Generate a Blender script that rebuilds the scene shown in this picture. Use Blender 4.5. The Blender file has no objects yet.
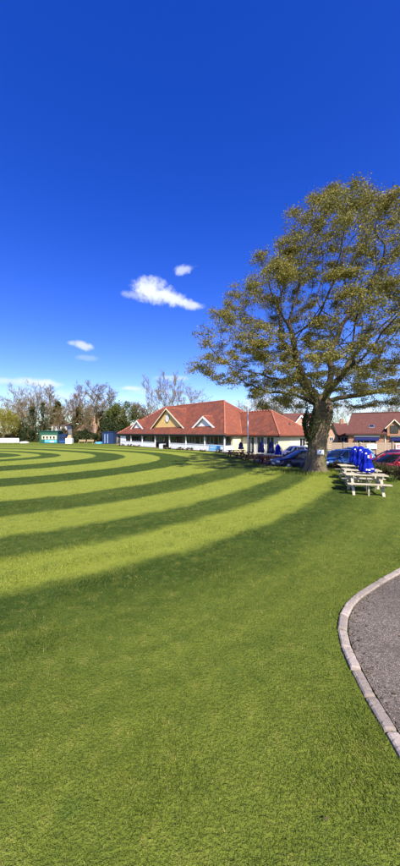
import bpy, math, random
import numpy as np
from mathutils import Vector, Matrix

S = bpy.context.scene
C = S.collection
R = math.radians
PI = math.pi

# ------------------------------------------------------------------ camera, sky, sun, exposure
CAM_H = 2.4
cam_d = bpy.data.cameras.new('camera'); cam = bpy.data.objects.new('camera', cam_d); C.objects.link(cam)
cam.location = (0, 0, CAM_H); cam.rotation_euler = (R(90), 0, 0)
cam_d.sensor_fit = 'HORIZONTAL'; cam_d.sensor_width = 36; cam_d.lens = 27.0
cam_d.clip_start = 0.05; cam_d.clip_end = 3000
S.camera = cam
SUN_EL = R(44); SUN_AZ = math.atan2(0.23, -0.97)      # compass-like angle from +Y towards +X
sun_dir = Vector((math.sin(SUN_AZ)*math.cos(SUN_EL), math.cos(SUN_AZ)*math.cos(SUN_EL), math.sin(SUN_EL)))
sl = bpy.data.lights.new('sun', 'SUN'); sl.energy = 5.0; sl.angle = R(0.5); sl.color = (1.0, 0.93, 0.80)
so = bpy.data.objects.new('sun', sl); C.objects.link(so)
so.rotation_euler = sun_dir.to_track_quat('Z', 'Y').to_euler(); so.location = (30, -40, 60)
S.view_settings.view_transform = 'Standard'; S.view_settings.look = 'None'
S.view_settings.exposure = 0.85; S.view_settings.gamma = 1.0; S.view_settings.use_curve_mapping = False

W = bpy.data.worlds.new('World'); S.world = W; W.use_nodes = True
nt = W.node_tree; nt.nodes.clear()
def N(t, kind, **kw):
    n = t.nodes.new(kind)
    for k, v in kw.items():
        if k in n.inputs: n.inputs[k].default_value = v
        else: setattr(n, k, v)
    return n
def L(t, a, b): t.links.new(a, b)
def M(t, op, a, b=None, c=None, clamp=False):
    n = t.nodes.new('ShaderNodeMath'); n.operation = op; n.use_clamp = clamp
    for i, v in enumerate((a, b, c)):
        if v is None: continue
        if isinstance(v, (int, float)): n.inputs[i].default_value = v
        else: t.links.new(v, n.inputs[i])
    return n.outputs[0]
def VM(t, op, a, b=None):
    n = t.nodes.new('ShaderNodeVectorMath'); n.operation = op
    for i, v in enumerate((a, b)):
        if v is None: continue
        if isinstance(v, (tuple, list, Vector)): n.inputs[i].default_value = v
        else: t.links.new(v, n.inputs[i])
    return n.outputs['Value'] if op in ('DOT_PRODUCT', 'LENGTH') else n.outputs[0]
def MIX(t, fac, a, b, bt='MIX'):
    n = t.nodes.new('ShaderNodeMix'); n.data_type = 'RGBA'; n.blend_type = bt
    for s, v in ((n.inputs[0], fac), (n.inputs[6], a), (n.inputs[7], b)):
        if isinstance(v, (int, float)): s.default_value = v
        elif isinstance(v, (tuple, list)): s.default_value = (*v[:3], 1)
        else: t.links.new(v, s)
    return n.outputs[2]

sky = N(nt, 'ShaderNodeTexSky', sky_type='NISHITA', sun_disc=False, sun_elevation=SUN_EL, sun_rotation=SUN_AZ,
        altitude=0.0, air_density=1.0, dust_density=0.7, ozone_density=4.0)
hs = N(nt, 'ShaderNodeHueSaturation', Saturation=1.36, Value=1.40)
hs.inputs['Hue'].default_value = 0.531
L(nt, sky.outputs[0], hs.inputs['Color'])
tc = N(nt, 'ShaderNodeTexCoord'); D = tc.outputs['Generated']
nz = N(nt, 'ShaderNodeTexNoise', Scale=30.0, Detail=8.0, Roughness=0.66); L(nt, D, nz.inputs['Vector'])
nz2 = N(nt, 'ShaderNodeTexNoise', Scale=9.0, Detail=3.0, Roughness=0.5); L(nt, D, nz2.inputs['Vector'])
nn = M(nt, 'ADD', M(nt, 'MULTIPLY', M(nt, 'SUBTRACT', nz.outputs[0], 0.5), 1.7), M(nt, 'MULTIPLY', M(nt, 'SUBTRACT', nz2.outputs[0], 0.5), 1.4))
def cdir(u, v): return Vector(((u-200)/300, 1.0, (433-v)/300)).normalized()
# each cloud: pixel-like direction, half sizes (radians), tilt, opacity
CL = [(152, 291, .062, .038, -.10, 1.0), (174, 298, .066, .026, -.18, .95), (192, 305, .05, .018, -.12, .8), (163, 294, .075, .028, -.14, 1.0), (184, 302, .055, .020, -.15, .9), (134, 295, .05, .014, 0, .38), (183, 270, .034, .015, .25, .62),
      (84, 346, .034, .014, -.15, .7), (72, 343, .018, .009, 0, .45), (88, 358, .04, .010, 0, .22),
      (40, 383, .075, .016, 0, .8), (128, 388, .05, .011, 0, .75), (10, 381, .09, .012, 0, .5), (175, 378, .06, .009, 0, .4), (290, 403, .2, .03, 0, .7), (350, 410, .14, .03, 0, .65), (150, 392, .10, .012, 0, .3), (70, 396, .22, .024, 0, .4),
      (-60, 380, .1, .02, 0, .7), (470, 330, .07, .025, 0, .8), (520, 395, .16, .02, 0, .6), (-140, 300, .06, .02, -.1, .8)]
mask = None
for (u, v, a, b, tilt, op) in CL:
    c = cdir(u, v); rt = Vector((c.y, -c.x, 0)).normalized(); up = rt.cross(c)
    rr = rt*math.cos(tilt)+up*math.sin(tilt); uu = up*math.cos(tilt)-rt*math.sin(tilt)
    x = M(nt, 'DIVIDE', VM(nt, 'DOT_PRODUCT', D, rr), a); y = M(nt, 'DIVIDE', VM(nt, 'DOT_PRODUCT', D, uu), b)
    d = M(nt, 'SQRT', M(nt, 'ADD', M(nt, 'MULTIPLY', x, x), M(nt, 'MULTIPLY', y, y)))
    q = M(nt, 'ADD', M(nt, 'SUBTRACT', 1.05, d), nn)
    mr = N(nt, 'ShaderNodeMapRange', interpolation_type='SMOOTHSTEP'); L(nt, q, mr.inputs[0])
    mr.inputs[1].default_value = 0.0; mr.inputs[2].default_value = 0.85; mr.inputs[3].default_value = 0; mr.inputs[4].default_value = op
    front = M(nt, 'GREATER_THAN', VM(nt, 'DOT_PRODUCT', D, c), 0.5)
    m = M(nt, 'MULTIPLY', mr.outputs[0], front)
    mask = m if mask is None else M(nt, 'MAXIMUM', mask, m)
skyc = MIX(nt, mask, hs.outputs[0], (5.4, 5.8, 6.6))
bg = N(nt, 'ShaderNodeBackground', Strength=0.10); L(nt, skyc, bg.inputs[0])
wo = N(nt, 'ShaderNodeOutputWorld'); L(nt, bg.outputs[0], wo.inputs[0])

# ------------------------------------------------------------------ helpers
def sm(a, b, x):
    t = min(1, max(0, (x-a)/(b-a))); return t*t*(3-2*t)
def gz(x, y):
    """height of the ground: level field, car park about 0.3 m lower behind the oak and hedge"""
    yb = float(np.interp(x, [3.6, 4.4, 7.4, 9.2, 12, 20, 45], [31, 22.2, 20.4, 18.6, 16.2, 13.5, 10]))
    z = -0.3*sm(0, 1.3, y-yb)*sm(3.6, 5.0, x)*(1-sm(60, 90, x))
    return z + 0.03*math.sin(x*.21+1)*math.sin(y*.17)*sm(6, 20, y)*(1-sm(30, 60, y))
def at(u, Y, z=None):
    x = (u-200)/300*Y
    return Vector((x, Y, gz(x, Y) if z is None else z))
def zz(v, Y): return CAM_H-(v-433)/300*Y

class MB:
    def __init__(s): s.v = []; s.f = []; s.sm = []
    def add(s, vs, fs, smooth=False):
        o = len(s.v); s.v += [tuple(p) for p in vs]; s.f += [tuple(i+o for i in f) for f in fs]; s.sm += [smooth]*len(fs); return s
    def box(s, c, d, rot=None):
        hx, hy, hz = d[0]/2, d[1]/2, d[2]/2
        vs = [Vector((sx*hx, sy*hy, sz*hz)) for sz in (-1, 1) for sx, sy in ((-1, -1), (1, -1), (1, 1), (-1, 1))]
        if rot is not None:
            mt = Matrix.Rotation(rot, 3, 'Z') if isinstance(rot, (int, float)) else rot
            vs = [mt @ p for p in vs]
        vs = [p+Vector(c) for p in vs]
        return s.add(vs, [(3, 2, 1, 0), (4, 5, 6, 7), (0, 1, 5, 4), (1, 2, 6, 5), (2, 3, 7, 6), (3, 0, 4, 7)])
    def bar(s, a, b, w, h, up=(0, 0, 1)):
        a = Vector(a); b = Vector(b); d = (b-a); l = d.length; d.normalize()
        x = d.cross(Vector(up))
        if x.length < 1e-4: x = d.cross(Vector((0, 1, 0)))
        x.normalize(); y = x.cross(d)
        rot = Matrix((d, x, y)).transposed()
        return s.box((a+b)/2, (l, w, h), rot)
    def slab(s, poly, off):
        """polygon with thickness: off is the vector to its other face"""
        n = len(poly); vs = [Vector(p) for p in poly]; vs += [p+Vector(off) for p in vs]
        nrm = (vs[1]-vs[0]).cross(vs[2]-vs[0])
        fs = [tuple(range(n)), tuple(range(2*n-1, n-1, -1))]+[(i+n, (i+1) % n+n, (i+1) % n, i) for i in range(n)]
        if nrm.dot(Vector(off)) > 0: fs = [tuple(reversed(f)) for f in fs]
        return s.add(vs, fs)
    def tube(s, pts, rad, n=8, cap=True, smooth=True):
        pts = [Vector(p) for p in pts]; k = len(pts); vs = []; prev = None
        if isinstance(rad, (int, float)): rad = [rad]*k
        for i in range(k):
            d = (pts[min(i+1, k-1)]-pts[max(i-1, 0)])
            if d.length < 1e-9: d = Vector((0, 0, 1))
            d.normalize()
            if prev is None:
                a = Vector((0, 0, 1)) if abs(d.z) < .9 else Vector((1, 0, 0)); x = d.cross(a).normalized()
            else:
                x = prev-d*prev.dot(d); x = x.normalized() if x.length > 1e-6 else d.orthogonal().normalized()
            prev = x; y = d.cross(x)
            for j in range(n):
                t = 2*PI*j/n; vs.append(pts[i]+(x*math.cos(t)+y*math.sin(t))*rad[i])
        fs = [(i*n+j, i*n+(j+1) % n, (i+1)*n+(j+1) % n, (i+1)*n+j) for i in range(k-1) for j in range(n)]
        s.add(vs, fs, smooth)
        if cap:
            o = len(s.v)-len(vs)
            s.f += [tuple(o+j for j in reversed(range(n))), tuple(o+(k-1)*n+j for j in range(n))]; s.sm += [False]*2
        return s
    def lathe(s, prof, n=16, c=(0, 0, 0), axis='Z', smooth=True, wob=None):
        vs = []
        for (r, z) in prof:
            for j in range(n):
                t = 2*PI*j/n; q = r*(wob(t, z) if wob else 1)
                p = (q*math.cos(t), q*math.sin(t), z)
                if axis == 'Y': p = (p[0], p[2], p[1])
                vs.append(Vector(p)+Vector(c))
        k = len(prof); fs = []
        for i in range(k-1):
            for j in range(n):
                f = (i*n+j, i*n+(j+1) % n, (i+1)*n+(j+1) % n, (i+1)*n+j)
                fs.append(f if axis == 'Z' else tuple(reversed(f)))
        return s.add(vs, fs, smooth)
    def build(s, name, mat, parent=None, world=False, bevel=0, mesh_only=False, kind=None):
        me = bpy.data.meshes.new(name)
        vs = s.v
        if world and parent is not None:
            r = parent
            while r.parent: r = r.parent
            o = r.location; vs = [(p[0]-o.x, p[1]-o.y, p[2]-o.z) for p in vs]
        me.from_pydata(vs, [], s.f); me.polygons.foreach_set('use_smooth', s.sm)
        uvl = me.uv_layers.new(name='uv')
        co = np.array(vs, dtype=float)
        uv = []
        for f in s.f:
            p0, p1, p2 = co[f[0]], co[f[1]], co[f[2]]
            n = np.cross(p1-p0, p2-p0)
            if len(f) > 3 and abs(n).sum() < 1e-10: n = np.cross(p2-p0, co[f[3]]-p0)
            ln = math.sqrt(n[0]**2+n[1]**2+n[2]**2) or 1; n = n/ln
            h = math.hypot(n[0], n[1])
            t = np.array((-n[1]/h, n[0]/h, 0)) if h > 1e-3 else np.array((1., 0, 0))
            b = np.cross(n, t)
            for i in f: uv += [float(co[i] @ t), float(co[i] @ b)]
        uvl.data.foreach_set('uv', uv)
        me.update(); me.validate()
        if mat is not None: me.materials.append(mat)
        ob = bpy.data.objects.new(name, me); C.objects.link(ob)
        if parent is not None: ob.parent = parent
        if bevel:
            md = ob.modifiers.new('bevel', 'BEVEL'); md.width = bevel; md.segments = 2; md.limit_method = 'ANGLE'; md.angle_limit = R(40)
        if kind: ob['kind'] = kind
        return ob
def npmesh(name, V, F, mat, parent=None, kind=None):
    """fast mesh of equal-sized faces"""
    V = np.asarray(V, dtype=np.float32); F = np.asarray(F, dtype=np.int32); k = F.shape[1]
    me = bpy.data.meshes.new(name); me.vertices.add(len(V)); me.vertices.foreach_set('co', V.ravel())
    me.loops.add(F.size); me.loops.foreach_set('vertex_index', F.ravel())
    me.polygons.add(len(F)); me.polygons.foreach_set('loop_start', np.arange(0, F.size, k, dtype=np.int32))
    me.update(calc_edges=True); me.materials.append(mat)
    ob = bpy.data.objects.new(name, me); C.objects.link(ob)
    if parent is not None: ob.parent = parent
    if kind: ob['kind'] = kind
    return ob
def tag(o, label, cat, group=None):
    o['label'] = label; o['category'] = cat
    if group: o['group'] = group
    return o
def thing(name, label, cat, loc=(0, 0, 0), rz=0, group=None):
    o = bpy.data.objects.new(name, None); C.objects.link(o); o.empty_display_size = .2
    o.location = loc; o.rotation_euler = (0, 0, rz); return tag(o, label, cat, group)
def kids(o): return [x for x in KIDS.get(o, [])]
def dup(root, loc, rz, label, scale=None):
    def rec(o, par):
        c = o.copy(); C.objects.link(c); c.parent = par
        for ch in list(o.children): rec(ch, c)
        return c
    r = rec(root, None); r.location = loc; r.rotation_euler = (0, 0, rz); r['label'] = label
    if scale: r.scale = scale
    return r
def struct(o): o['kind'] = 'structure'; return o

# ------------------------------------------------------------------ materials
def newmat(name):
    m = bpy.data.materials.new(name); m.use_nodes = True; t = m.node_tree
    return m, t, t.nodes['Principled BSDF']
def mat(name, c1, c2=None, scale=6, rough=.8, bump=0, bscale=None, coord='Object', spec=.3, metal=0, stretch=None, alpha_noise=None, detail=5, c3=None, coat=0):
    m, t, b = newmat(name)
    b.inputs['Roughness'].default_value = rough; b.inputs['Specular IOR Level'].default_value = spec; b.inputs['Metallic'].default_value = metal
    if coat: b.inputs['Coat Weight'].default_value = coat
    tcn = N(t, 'ShaderNodeTexCoord'); v = tcn.outputs[coord]
    if stretch:
        mp = N(t, 'ShaderNodeMapping'); mp.inputs['Scale'].default_value = stretch; L(t, v, mp.inputs[0]); v = mp.outputs[0]
    c2 = c2 or tuple(x*.8 for x in c1)
    nz = N(t, 'ShaderNodeTexNoise', Scale=scale, Detail=detail, Roughness=.6); L(t, v, nz.inputs['Vector'])
    mr = N(t, 'ShaderNodeMapRange'); L(t, nz.outputs[0], mr.inputs[0]); mr.inputs[1].default_value = .3; mr.inputs[2].default_value = .7
    col = MIX(t, mr.outputs[0], c1, c2)
    if c3:
        n3 = N(t, 'ShaderNodeTexNoise', Scale=scale*.23, Detail=4); L(t, v, n3.inputs['Vector'])
        r3 = N(t, 'ShaderNodeMapRange'); L(t, n3.outputs[0], r3.inputs[0]); r3.inputs[1].default_value = .48; r3.inputs[2].default_value = .66
        col = MIX(t, r3.outputs[0], col, c3)
    L(t, col, b.inputs['Base Color'])
    if bump:
        n2 = N(t, 'ShaderNodeTexNoise', Scale=bscale or scale*4, Detail=6, Roughness=.65); L(t, v, n2.inputs['Vector'])
        bp = N(t, 'ShaderNodeBump', Strength=bump, Distance=.03); L(t, n2.outputs[0], bp.inputs['Height']); L(t, bp.outputs[0], b.inputs['Normal'])
    return m
def courses(name, c1, c2, mortar, bw, bh, ms, rough=.85, bump=.6, off=.5, patch=None, freq=2, weather=.35):
    """brick or tile courses in metres on the faces' own flat mapping"""
    m, t, b = newmat(name); b.inputs['Roughness'].default_value = rough; b.inputs['Specular IOR Level'].default_value = .2
    tcn = N(t, 'ShaderNodeTexCoord'); v = tcn.outputs['UV']
    br = N(t, 'ShaderNodeTexBrick', offset=off, offset_frequency=freq); L(t, v, br.inputs['Vector'])
    br.inputs['Color1'].default_value = (*c1, 1); br.inputs['Color2'].default_value = (*c2, 1); br.inputs['Mortar'].default_value = (*mortar, 1)
    br.inputs['Scale'].default_value = 1; br.inputs['Mortar Size'].default_value = ms; br.inputs['Mortar Smooth'].default_value = .2
    br.inputs['Brick Width'].default_value = bw; br.inputs['Row Height'].default_value = bh; br.inputs['Bias'].default_value = 0
    nz = N(t, 'ShaderNodeTexNoise', Scale=.75, Detail=8, Roughness=.72); L(t, tcn.outputs['Object'], nz.inputs['Vector'])
    mr = N(t, 'ShaderNodeMapRange'); L(t, nz.outputs[0], mr.inputs[0]); mr.inputs[1].default_value = .44; mr.inputs[2].default_value = .60; mr.inputs[3].default_value = 0; mr.inputs[4].default_value = weather
    col = MIX(t, mr.outputs[0], br.outputs[0], patch or tuple(x*.5 for x in c1))
    n4 = N(t, 'ShaderNodeTexNoise', Scale=9, Detail=4); L(t, tcn.outputs['Object'], n4.inputs['Vector'])
    r4 = N(t, 'ShaderNodeMapRange'); L(t, n4.outputs[0], r4.inputs[0]); r4.inputs[1].default_value = .3; r4.inputs[2].default_value = .7; r4.inputs[3].default_value = .72; r4.inputs[4].default_value = 1.22
    col = MIX(t, 1.0, col, r4.outputs[0], 'MULTIPLY')
    L(t, col, b.inputs['Base Color'])
    bp = N(t, 'ShaderNodeBump', Strength=bump, Distance=.02); L(t, M(t, 'SUBTRACT', 1.0, br.outputs['Fac']), bp.inputs['Height']); L(t, bp.outputs[0], b.inputs['Normal'])
    return m
def leafmat(name, c1, c2, c3=None, trans=.35, rough=.6):
    m, t, b = newmat(name); b.inputs['Roughness'].default_value = rough; b.inputs['Specular IOR Level'].default_value = .25
    ge = N(t, 'ShaderNodeNewGeometry'); nz = N(t, 'ShaderNodeTexNoise', Scale=.9, Detail=3); L(t, ge.outputs['Position'], nz.inputs['Vector'])
    mr = N(t, 'ShaderNodeMapRange'); L(t, nz.outputs[0], mr.inputs[0]); mr.inputs[1].default_value = .38; mr.inputs[2].default_value = .62
    col = MIX(t, ge.outputs['Random Per Island'], c1, c2)
    if c3: col = MIX(t, mr.outputs[0], col, c3)
    L(t, col, b.inputs['Base Color'])
    tr = N(t, 'ShaderNodeBsdfTranslucent'); L(t, MIX(t, 1.0, col, (1.15, 1.2, .7), 'MULTIPLY'), tr.inputs[0])
    mx = N(t, 'ShaderNodeMixShader'); mx.inputs[0].default_value = trans
    L(t, b.outputs[0], mx.inputs[1]); L(t, tr.outputs[0], mx.inputs[2])
    L(t, mx.outputs[0], t.nodes['Material Output'].inputs[0])
    return m
def glassmat(name, c=(.02, .025, .03), rough=.06):
    m, t, b = newmat(name); b.inputs['Base Color'].default_value = (*c, 1); b.inputs['Roughness'].default_value = rough; b.inputs['Specular IOR Level'].default_value = .6
    tcn = N(t, 'ShaderNodeTexCoord'); n2 = N(t, 'ShaderNodeTexNoise', Scale=1.2); L(t, tcn.outputs['Object'], n2.inputs['Vector'])
    bp = N(t, 'ShaderNodeBump', Strength=.04); L(t, n2.outputs[0], bp.inputs['Height']); L(t, bp.outputs[0], b.inputs['Normal'])
    return m

# the mown pattern: rings of an ellipse round the middle of the field; light on leaning blades painted as colour
ECX, ECY, ETH, EASP, EEX = -24.236, 32.149, -.58649, 1.56669, 2.5432
EDG = [5.6, 7.99, 10.43, 14.49, 17.83, 21.56, 24.5, 28.1, 30.49, 32.49, 34.0, 35.46]
def lawn_colour(t, gain=1.0):
    ge = N(t, 'ShaderNodeNewGeometry'); P = ge.outputs['Position']
    sx = N(t, 'ShaderNodeSeparateXYZ'); L(t, P, sx.inputs[0])
    dx = M(t, 'SUBTRACT', sx.outputs[0], ECX); dy = M(t, 'SUBTRACT', sx.outputs[1], ECY)
    c, s = math.cos(ETH), math.sin(ETH)
    a = M(t, 'ADD', M(t, 'MULTIPLY', dx, c), M(t, 'MULTIPLY', dy, s))
    b = M(t, 'MULTIPLY', M(t, 'SUBTRACT', M(t, 'MULTIPLY', dy, c), M(t, 'MULTIPLY', dx, s)), EASP)
    r = M(t, 'POWER', M(t, 'ADD', M(t, 'POWER', M(t, 'ABSOLUTE', a), EEX), M(t, 'POWER', M(t, 'ABSOLUTE', b), EEX)), 1/EEX)
    wob = N(t, 'ShaderNodeTexNoise', Scale=.9, Detail=5, Roughness=.7); L(t, P, wob.inputs['Vector'])
    r = M(t, 'ADD', r, M(t, 'MULTIPLY', M(t, 'SUBTRACT', wob.outputs[0], .5), .8))
    cr = t.nodes.new('ShaderNodeValToRGB'); L(t, M(t, 'DIVIDE', r, 50.0), cr.inputs[0])
    el = cr.color_ramp.elements; el[0].position = 0; el[0].color = (0, 0, 0, 1); el[1].position = 1; el[1].color = (.42, .42, .42, 1)
    val = 0.0
    for i, e in enumerate(EDG):
        nv = (1.0-.08*(i > 7) if val < .5 else (0.0 if i < 7 else .10)) if i < len(EDG)-1 else .04
        h = .10 if i < 7 else .15
        q = el.new((e-h)/50); q.color = (val,)*3+(1,)
        q = el.new((e+h)/50); q.color = (nv,)*3+(1,)
        val = nv
    q = el.new(36.4/50); q.color = (.08, .08, .08, 1)
    q = el.new(37.5/50); q.color = (.38, .38, .38, 1)
    k = cr.outputs[0]
    n1 = N(t, 'ShaderNodeTexNoise', Scale=.55, Detail=6, Roughness=.65); L(t, P, n1.inputs['Vector'])
    n2 = N(t, 'ShaderNodeTexNoise', Scale=5.5, Detail=5, Roughness=.7); L(t, P, n2.inputs['Vector'])
    n3 = N(t, 'ShaderNodeTexNoise', Scale=38, Detail=3, Roughness=.7); L(t, P, n3.inputs['Vector'])
    cv_ = N(t, 'ShaderNodeCombineXYZ'); L(t, M(t, 'MULTIPLY', r, 3.2), cv_.inputs[0]); L(t, M(t, 'MULTIPLY', M(t, 'ARCTAN2', b, a), 5.0), cv_.inputs[1])
    n5 = N(t, 'ShaderNodeTexNoise', Scale=1.0, Detail=5, Roughness=.65); L(t, cv_.outputs[0], n5.inputs['Vector'])
    k = M(t, 'ADD', k, M(t, 'MULTIPLY', M(t, 'SUBTRACT', n5.outputs[0], .5), .55))
    kk = M(t, 'ADD', k, M(t, 'MULTIPLY', M(t, 'SUBTRACT', n1.outputs[0], .5), .45))
    kk = M(t, 'ADD', kk, M(t, 'MULTIPLY', M(t, 'SUBTRACT', n2.outputs[0], .5), .55), clamp=True)
    col = MIX(t, kk, (.041, .070, .009), (.222, .256, .034))
    dry = N(t, 'ShaderNodeMapRange'); L(t, n2.outputs[0], dry.inputs[0]); dry.inputs[1].default_value = .55; dry.inputs[2].default_value = .8; dry.inputs[4].default_value = .5
    col = MIX(t, dry.outputs[0], col, (.24, .20, .055))
    n6 = N(t, 'ShaderNodeTexNoise', Scale=1.9, Detail=6, Roughness=.7); L(t, P, n6.inputs['Vector'])
    cl = N(t, 'ShaderNodeMapRange'); L(t, n6.outputs[0], cl.inputs[0]); cl.inputs[1].default_value = .56; cl.inputs[2].default_value = .7; cl.inputs[4].default_value = .55
    col = MIX(t, cl.outputs[0], col, (.055, .10, .016))
    v = M(t, 'ADD', .62*gain, M(t, 'MULTIPLY', n3.outputs[0], .76*gain))
    return MIX(t, 1.0, col, v, 'MULTIPLY'), n3.outputs[0], n2.outputs[0]
def lawnmat():
    m, t, b = newmat('lawn'); col, n3, n2 = lawn_colour(t)
    L(t, col, b.inputs['Base Color']); b.inputs['Roughness'].default_value = .9; b.inputs['Specular IOR Level'].default_value = .1
    bp = N(t, 'ShaderNodeBump', Strength=.7, Distance=.05); L(t, M(t, 'ADD', n3, n2), bp.inputs['Height']); L(t, bp.outputs[0], b.inputs['Normal'])
    return m
def blademat():
    m, t, b = newmat('grass_blade'); col, n3, n2 = lawn_colour(t, 1.1)
    ge = N(t, 'ShaderNodeNewGeometry')
    rnd = ge.outputs['Random Per Island']
    col = MIX(t, M(t, 'MULTIPLY', M(t, 'GREATER_THAN', rnd, .93), .7), col, (.30, .25, .09))
    col = MIX(t, M(t, 'MULTIPLY', M(t, 'LESS_THAN', rnd, .12), .6), col, (.045, .085, .014))
    rv = M(t, 'ADD', .6, M(t, 'MULTIPLY', M(t, 'FRACT', M(t, 'MULTIPLY', rnd, 17.3)), .85))
    col = MIX(t, 1.0, col, rv, 'MULTIPLY')
    L(t, col, b.inputs['Base Color']); b.inputs['Roughness'].default_value = .55; b.inputs['Specular IOR Level'].default_value = .25
    tr = N(t, 'ShaderNodeBsdfTranslucent'); L(t, MIX(t, 1.0, col, (1.1, 1.25, .7), 'MULTIPLY'), tr.inputs[0])
    mx = N(t, 'ShaderNodeMixShader'); mx.inputs[0].default_value = .35
    L(t, b.outputs[0], mx.inputs[1]); L(t, tr.outputs[0], mx.inputs[2]); L(t, mx.outputs[0], t.nodes['Material Output'].inputs[0])
    return m
X = {}
X['lawn'] = lawnmat(); X['blade'] = blademat()
def tarmac():
    m, t, b = newmat('tarmac'); b.inputs['Roughness'].default_value = .9; b.inputs['Specular IOR Level'].default_value = .2
    P = N(t, 'ShaderNodeNewGeometry').outputs['Position']
    vo = N(t, 'ShaderNodeTexVoronoi', Scale=95.0); L(t, P, vo.inputs['Vector'])
    hv = N(t, 'ShaderNodeSeparateColor'); L(t, vo.outputs['Color'], hv.inputs[0])
    cr = t.nodes.new('ShaderNodeValToRGB'); L(t, hv.outputs[0], cr.inputs[0]); e = cr.color_ramp.elements
    e[0].color = (.12, .098, .08, 1); e[1].color = (.36, .30, .24, 1); q = e.new(.55); q.color = (.18, .148, .12, 1); q = e.new(.85); q.color = (.24, .20, .162, 1)
    gap = N(t, 'ShaderNodeMapRange'); L(t, vo.outputs['Distance'], gap.inputs[0]); gap.inputs[1].default_value = .25; gap.inputs[2].default_value = .75; gap.inputs[3].default_value = 1; gap.inputs[4].default_value = .45
    col = MIX(t, 1.0, cr.outputs[0], gap.outputs[0], 'MULTIPLY')
    n1 = N(t, 'ShaderNodeTexNoise', Scale=.8, Detail=7, Roughness=.7); L(t, P, n1.inputs['Vector'])
    r1 = N(t, 'ShaderNodeMapRange'); L(t, n1.outputs[0], r1.inputs[0]); r1.inputs[1].default_value = .3; r1.inputs[2].default_value = .7; r1.inputs[3].default_value = .78; r1.inputs[4].default_value = 1.22
    col = MIX(t, 1.0, col, r1.outputs[0], 'MULTIPLY')
    n2 = N(t, 'ShaderNodeTexNoise', Scale=7, Detail=8, Roughness=.75); L(t, P, n2.inputs['Vector'])
    r2 = N(t, 'ShaderNodeMapRange'); L(t, n2.outputs[0], r2.inputs[0]); r2.inputs[1].default_value = .58; r2.inputs[2].default_value = .75; r2.inputs[4].default_value = .55
    col = MIX(t, r2.outputs[0], col, (.17, .14, .095))
    wv = N(t, 'ShaderNodeTexNoise', Scale=2.2, Detail=5, Roughness=.6); L(t, P, wv.inputs['Vector'])
    wp = VM(t, 'ADD', P, VM(t, 'MULTIPLY', wv.outputs['Color'], (.9, .9, 0)))
    cr2 = N(t, 'ShaderNodeTexVoronoi', feature='DISTANCE_TO_EDGE', Scale=.55); L(t, wp, cr2.inputs['Vector'])
    ck_ = N(t, 'ShaderNodeMapRange'); L(t, cr2.outputs['Distance'], ck_.inputs[0]); ck_.inputs[1].default_value = .002; ck_.inputs[2].default_value = .009; ck_.inputs[3].default_value = .8; ck_.inputs[4].default_value = 0
    n7 = N(t, 'ShaderNodeTexNoise', Scale=.9, Detail=2); L(t, P, n7.inputs['Vector'])
    on = N(t, 'ShaderNodeMapRange'); L(t, n7.outputs[0], on.inputs[0]); on.inputs[1].default_value = .45; on.inputs[2].default_value = .6
    crk = M(t, 'MULTIPLY', ck_.outputs[0], on.outputs[0])
    n8 = N(t, 'ShaderNodeTexNoise', Scale=1.7, Detail=9, Roughness=.78); L(t, P, n8.inputs['Vector'])
    st8 = N(t, 'ShaderNodeMapRange'); L(t, n8.outputs[0], st8.inputs[0]); st8.inputs[1].default_value = .52; st8.inputs[2].default_value = .66; st8.inputs[4].default_value = .45
    col = MIX(t, st8.outputs[0], col, (.065, .058, .05))
    col = MIX(t, crk, col, (.02, .02, .015))
    L(t, col, b.inputs['Base Color'])
    bp = N(t, 'ShaderNodeBump', Strength=.8, Distance=.006); L(t, M(t, 'SUBTRACT', M(t, 'ADD', 1.0, M(t, 'MULTIPLY', n2.outputs[0], .6)), vo.outputs['Distance']), bp.inputs['Height']); L(t, bp.outputs[0], b.inputs['Normal'])
    return m
X['tarmac'] = tarmac()
X['carpark'] = mat('car_park_surface', (.07, .068, .066), (.11, .105, .10), 12, .9, .4, 60)
def kerbmat():
    m, t, b = newmat('kerb_concrete'); b.inputs['Roughness'].default_value = .92; b.inputs['Specular IOR Level'].default_value = .15
    P = N(t, 'ShaderNodeNewGeometry').outputs['Position']; oi = N(t, 'ShaderNodeObjectInfo')
    n1 = N(t, 'ShaderNodeTexNoise', Scale=120, Detail=4, Roughness=.7); L(t, P, n1.inputs['Vector'])
    col = MIX(t, n1.outputs[0], (.22, .18, .15), (.40, .335, .285))
    n2 = N(t, 'ShaderNodeTexNoise', Scale=6, Detail=8, Roughness=.75); L(t, P, n2.inputs['Vector'])
    r2 = N(t, 'ShaderNodeMapRange'); L(t, n2.outputs[0], r2.inputs[0]); r2.inputs[1].default_value = .5; r2.inputs[2].default_value = .68; r2.inputs[4].default_value = .75
    col = MIX(t, r2.outputs[0], col, (.13, .115, .08))
    n3 = N(t, 'ShaderNodeTexNoise', Scale=22, Detail=6, Roughness=.7); L(t, P, n3.inputs['Vector'])
    r3 = N(t, 'ShaderNodeMapRange'); L(t, n3.outputs[0], r3.inputs[0]); r3.inputs[1].default_value = .60; r3.inputs[2].default_value = .70; r3.inputs[4].default_value = .7
    col = MIX(t, r3.outputs[0], col, (.44, .42, .33))
    col = MIX(t, 1.0, col, M(t, 'ADD', .78, M(t, 'MULTIPLY', oi.outputs['Random'], .4)), 'MULTIPLY')
    L(t, col, b.inputs['Base Color'])
    bp = N(t, 'ShaderNodeBump', Strength=.7, Distance=.006); L(t, M(t, 'ADD', n1.outputs[0], n2.outputs[0]), bp.inputs['Height']); L(t, bp.outputs[0], b.inputs['Normal'])
    return m
X['kerb'] = kerbmat()
X['tile_red'] = courses('clay_tile', (.25, .076, .039), (.15, .045, .027), (.10, .032, .024), .2, .28, .012, patch=(.10, .042, .032), weather=.75, bump=.5)
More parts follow.
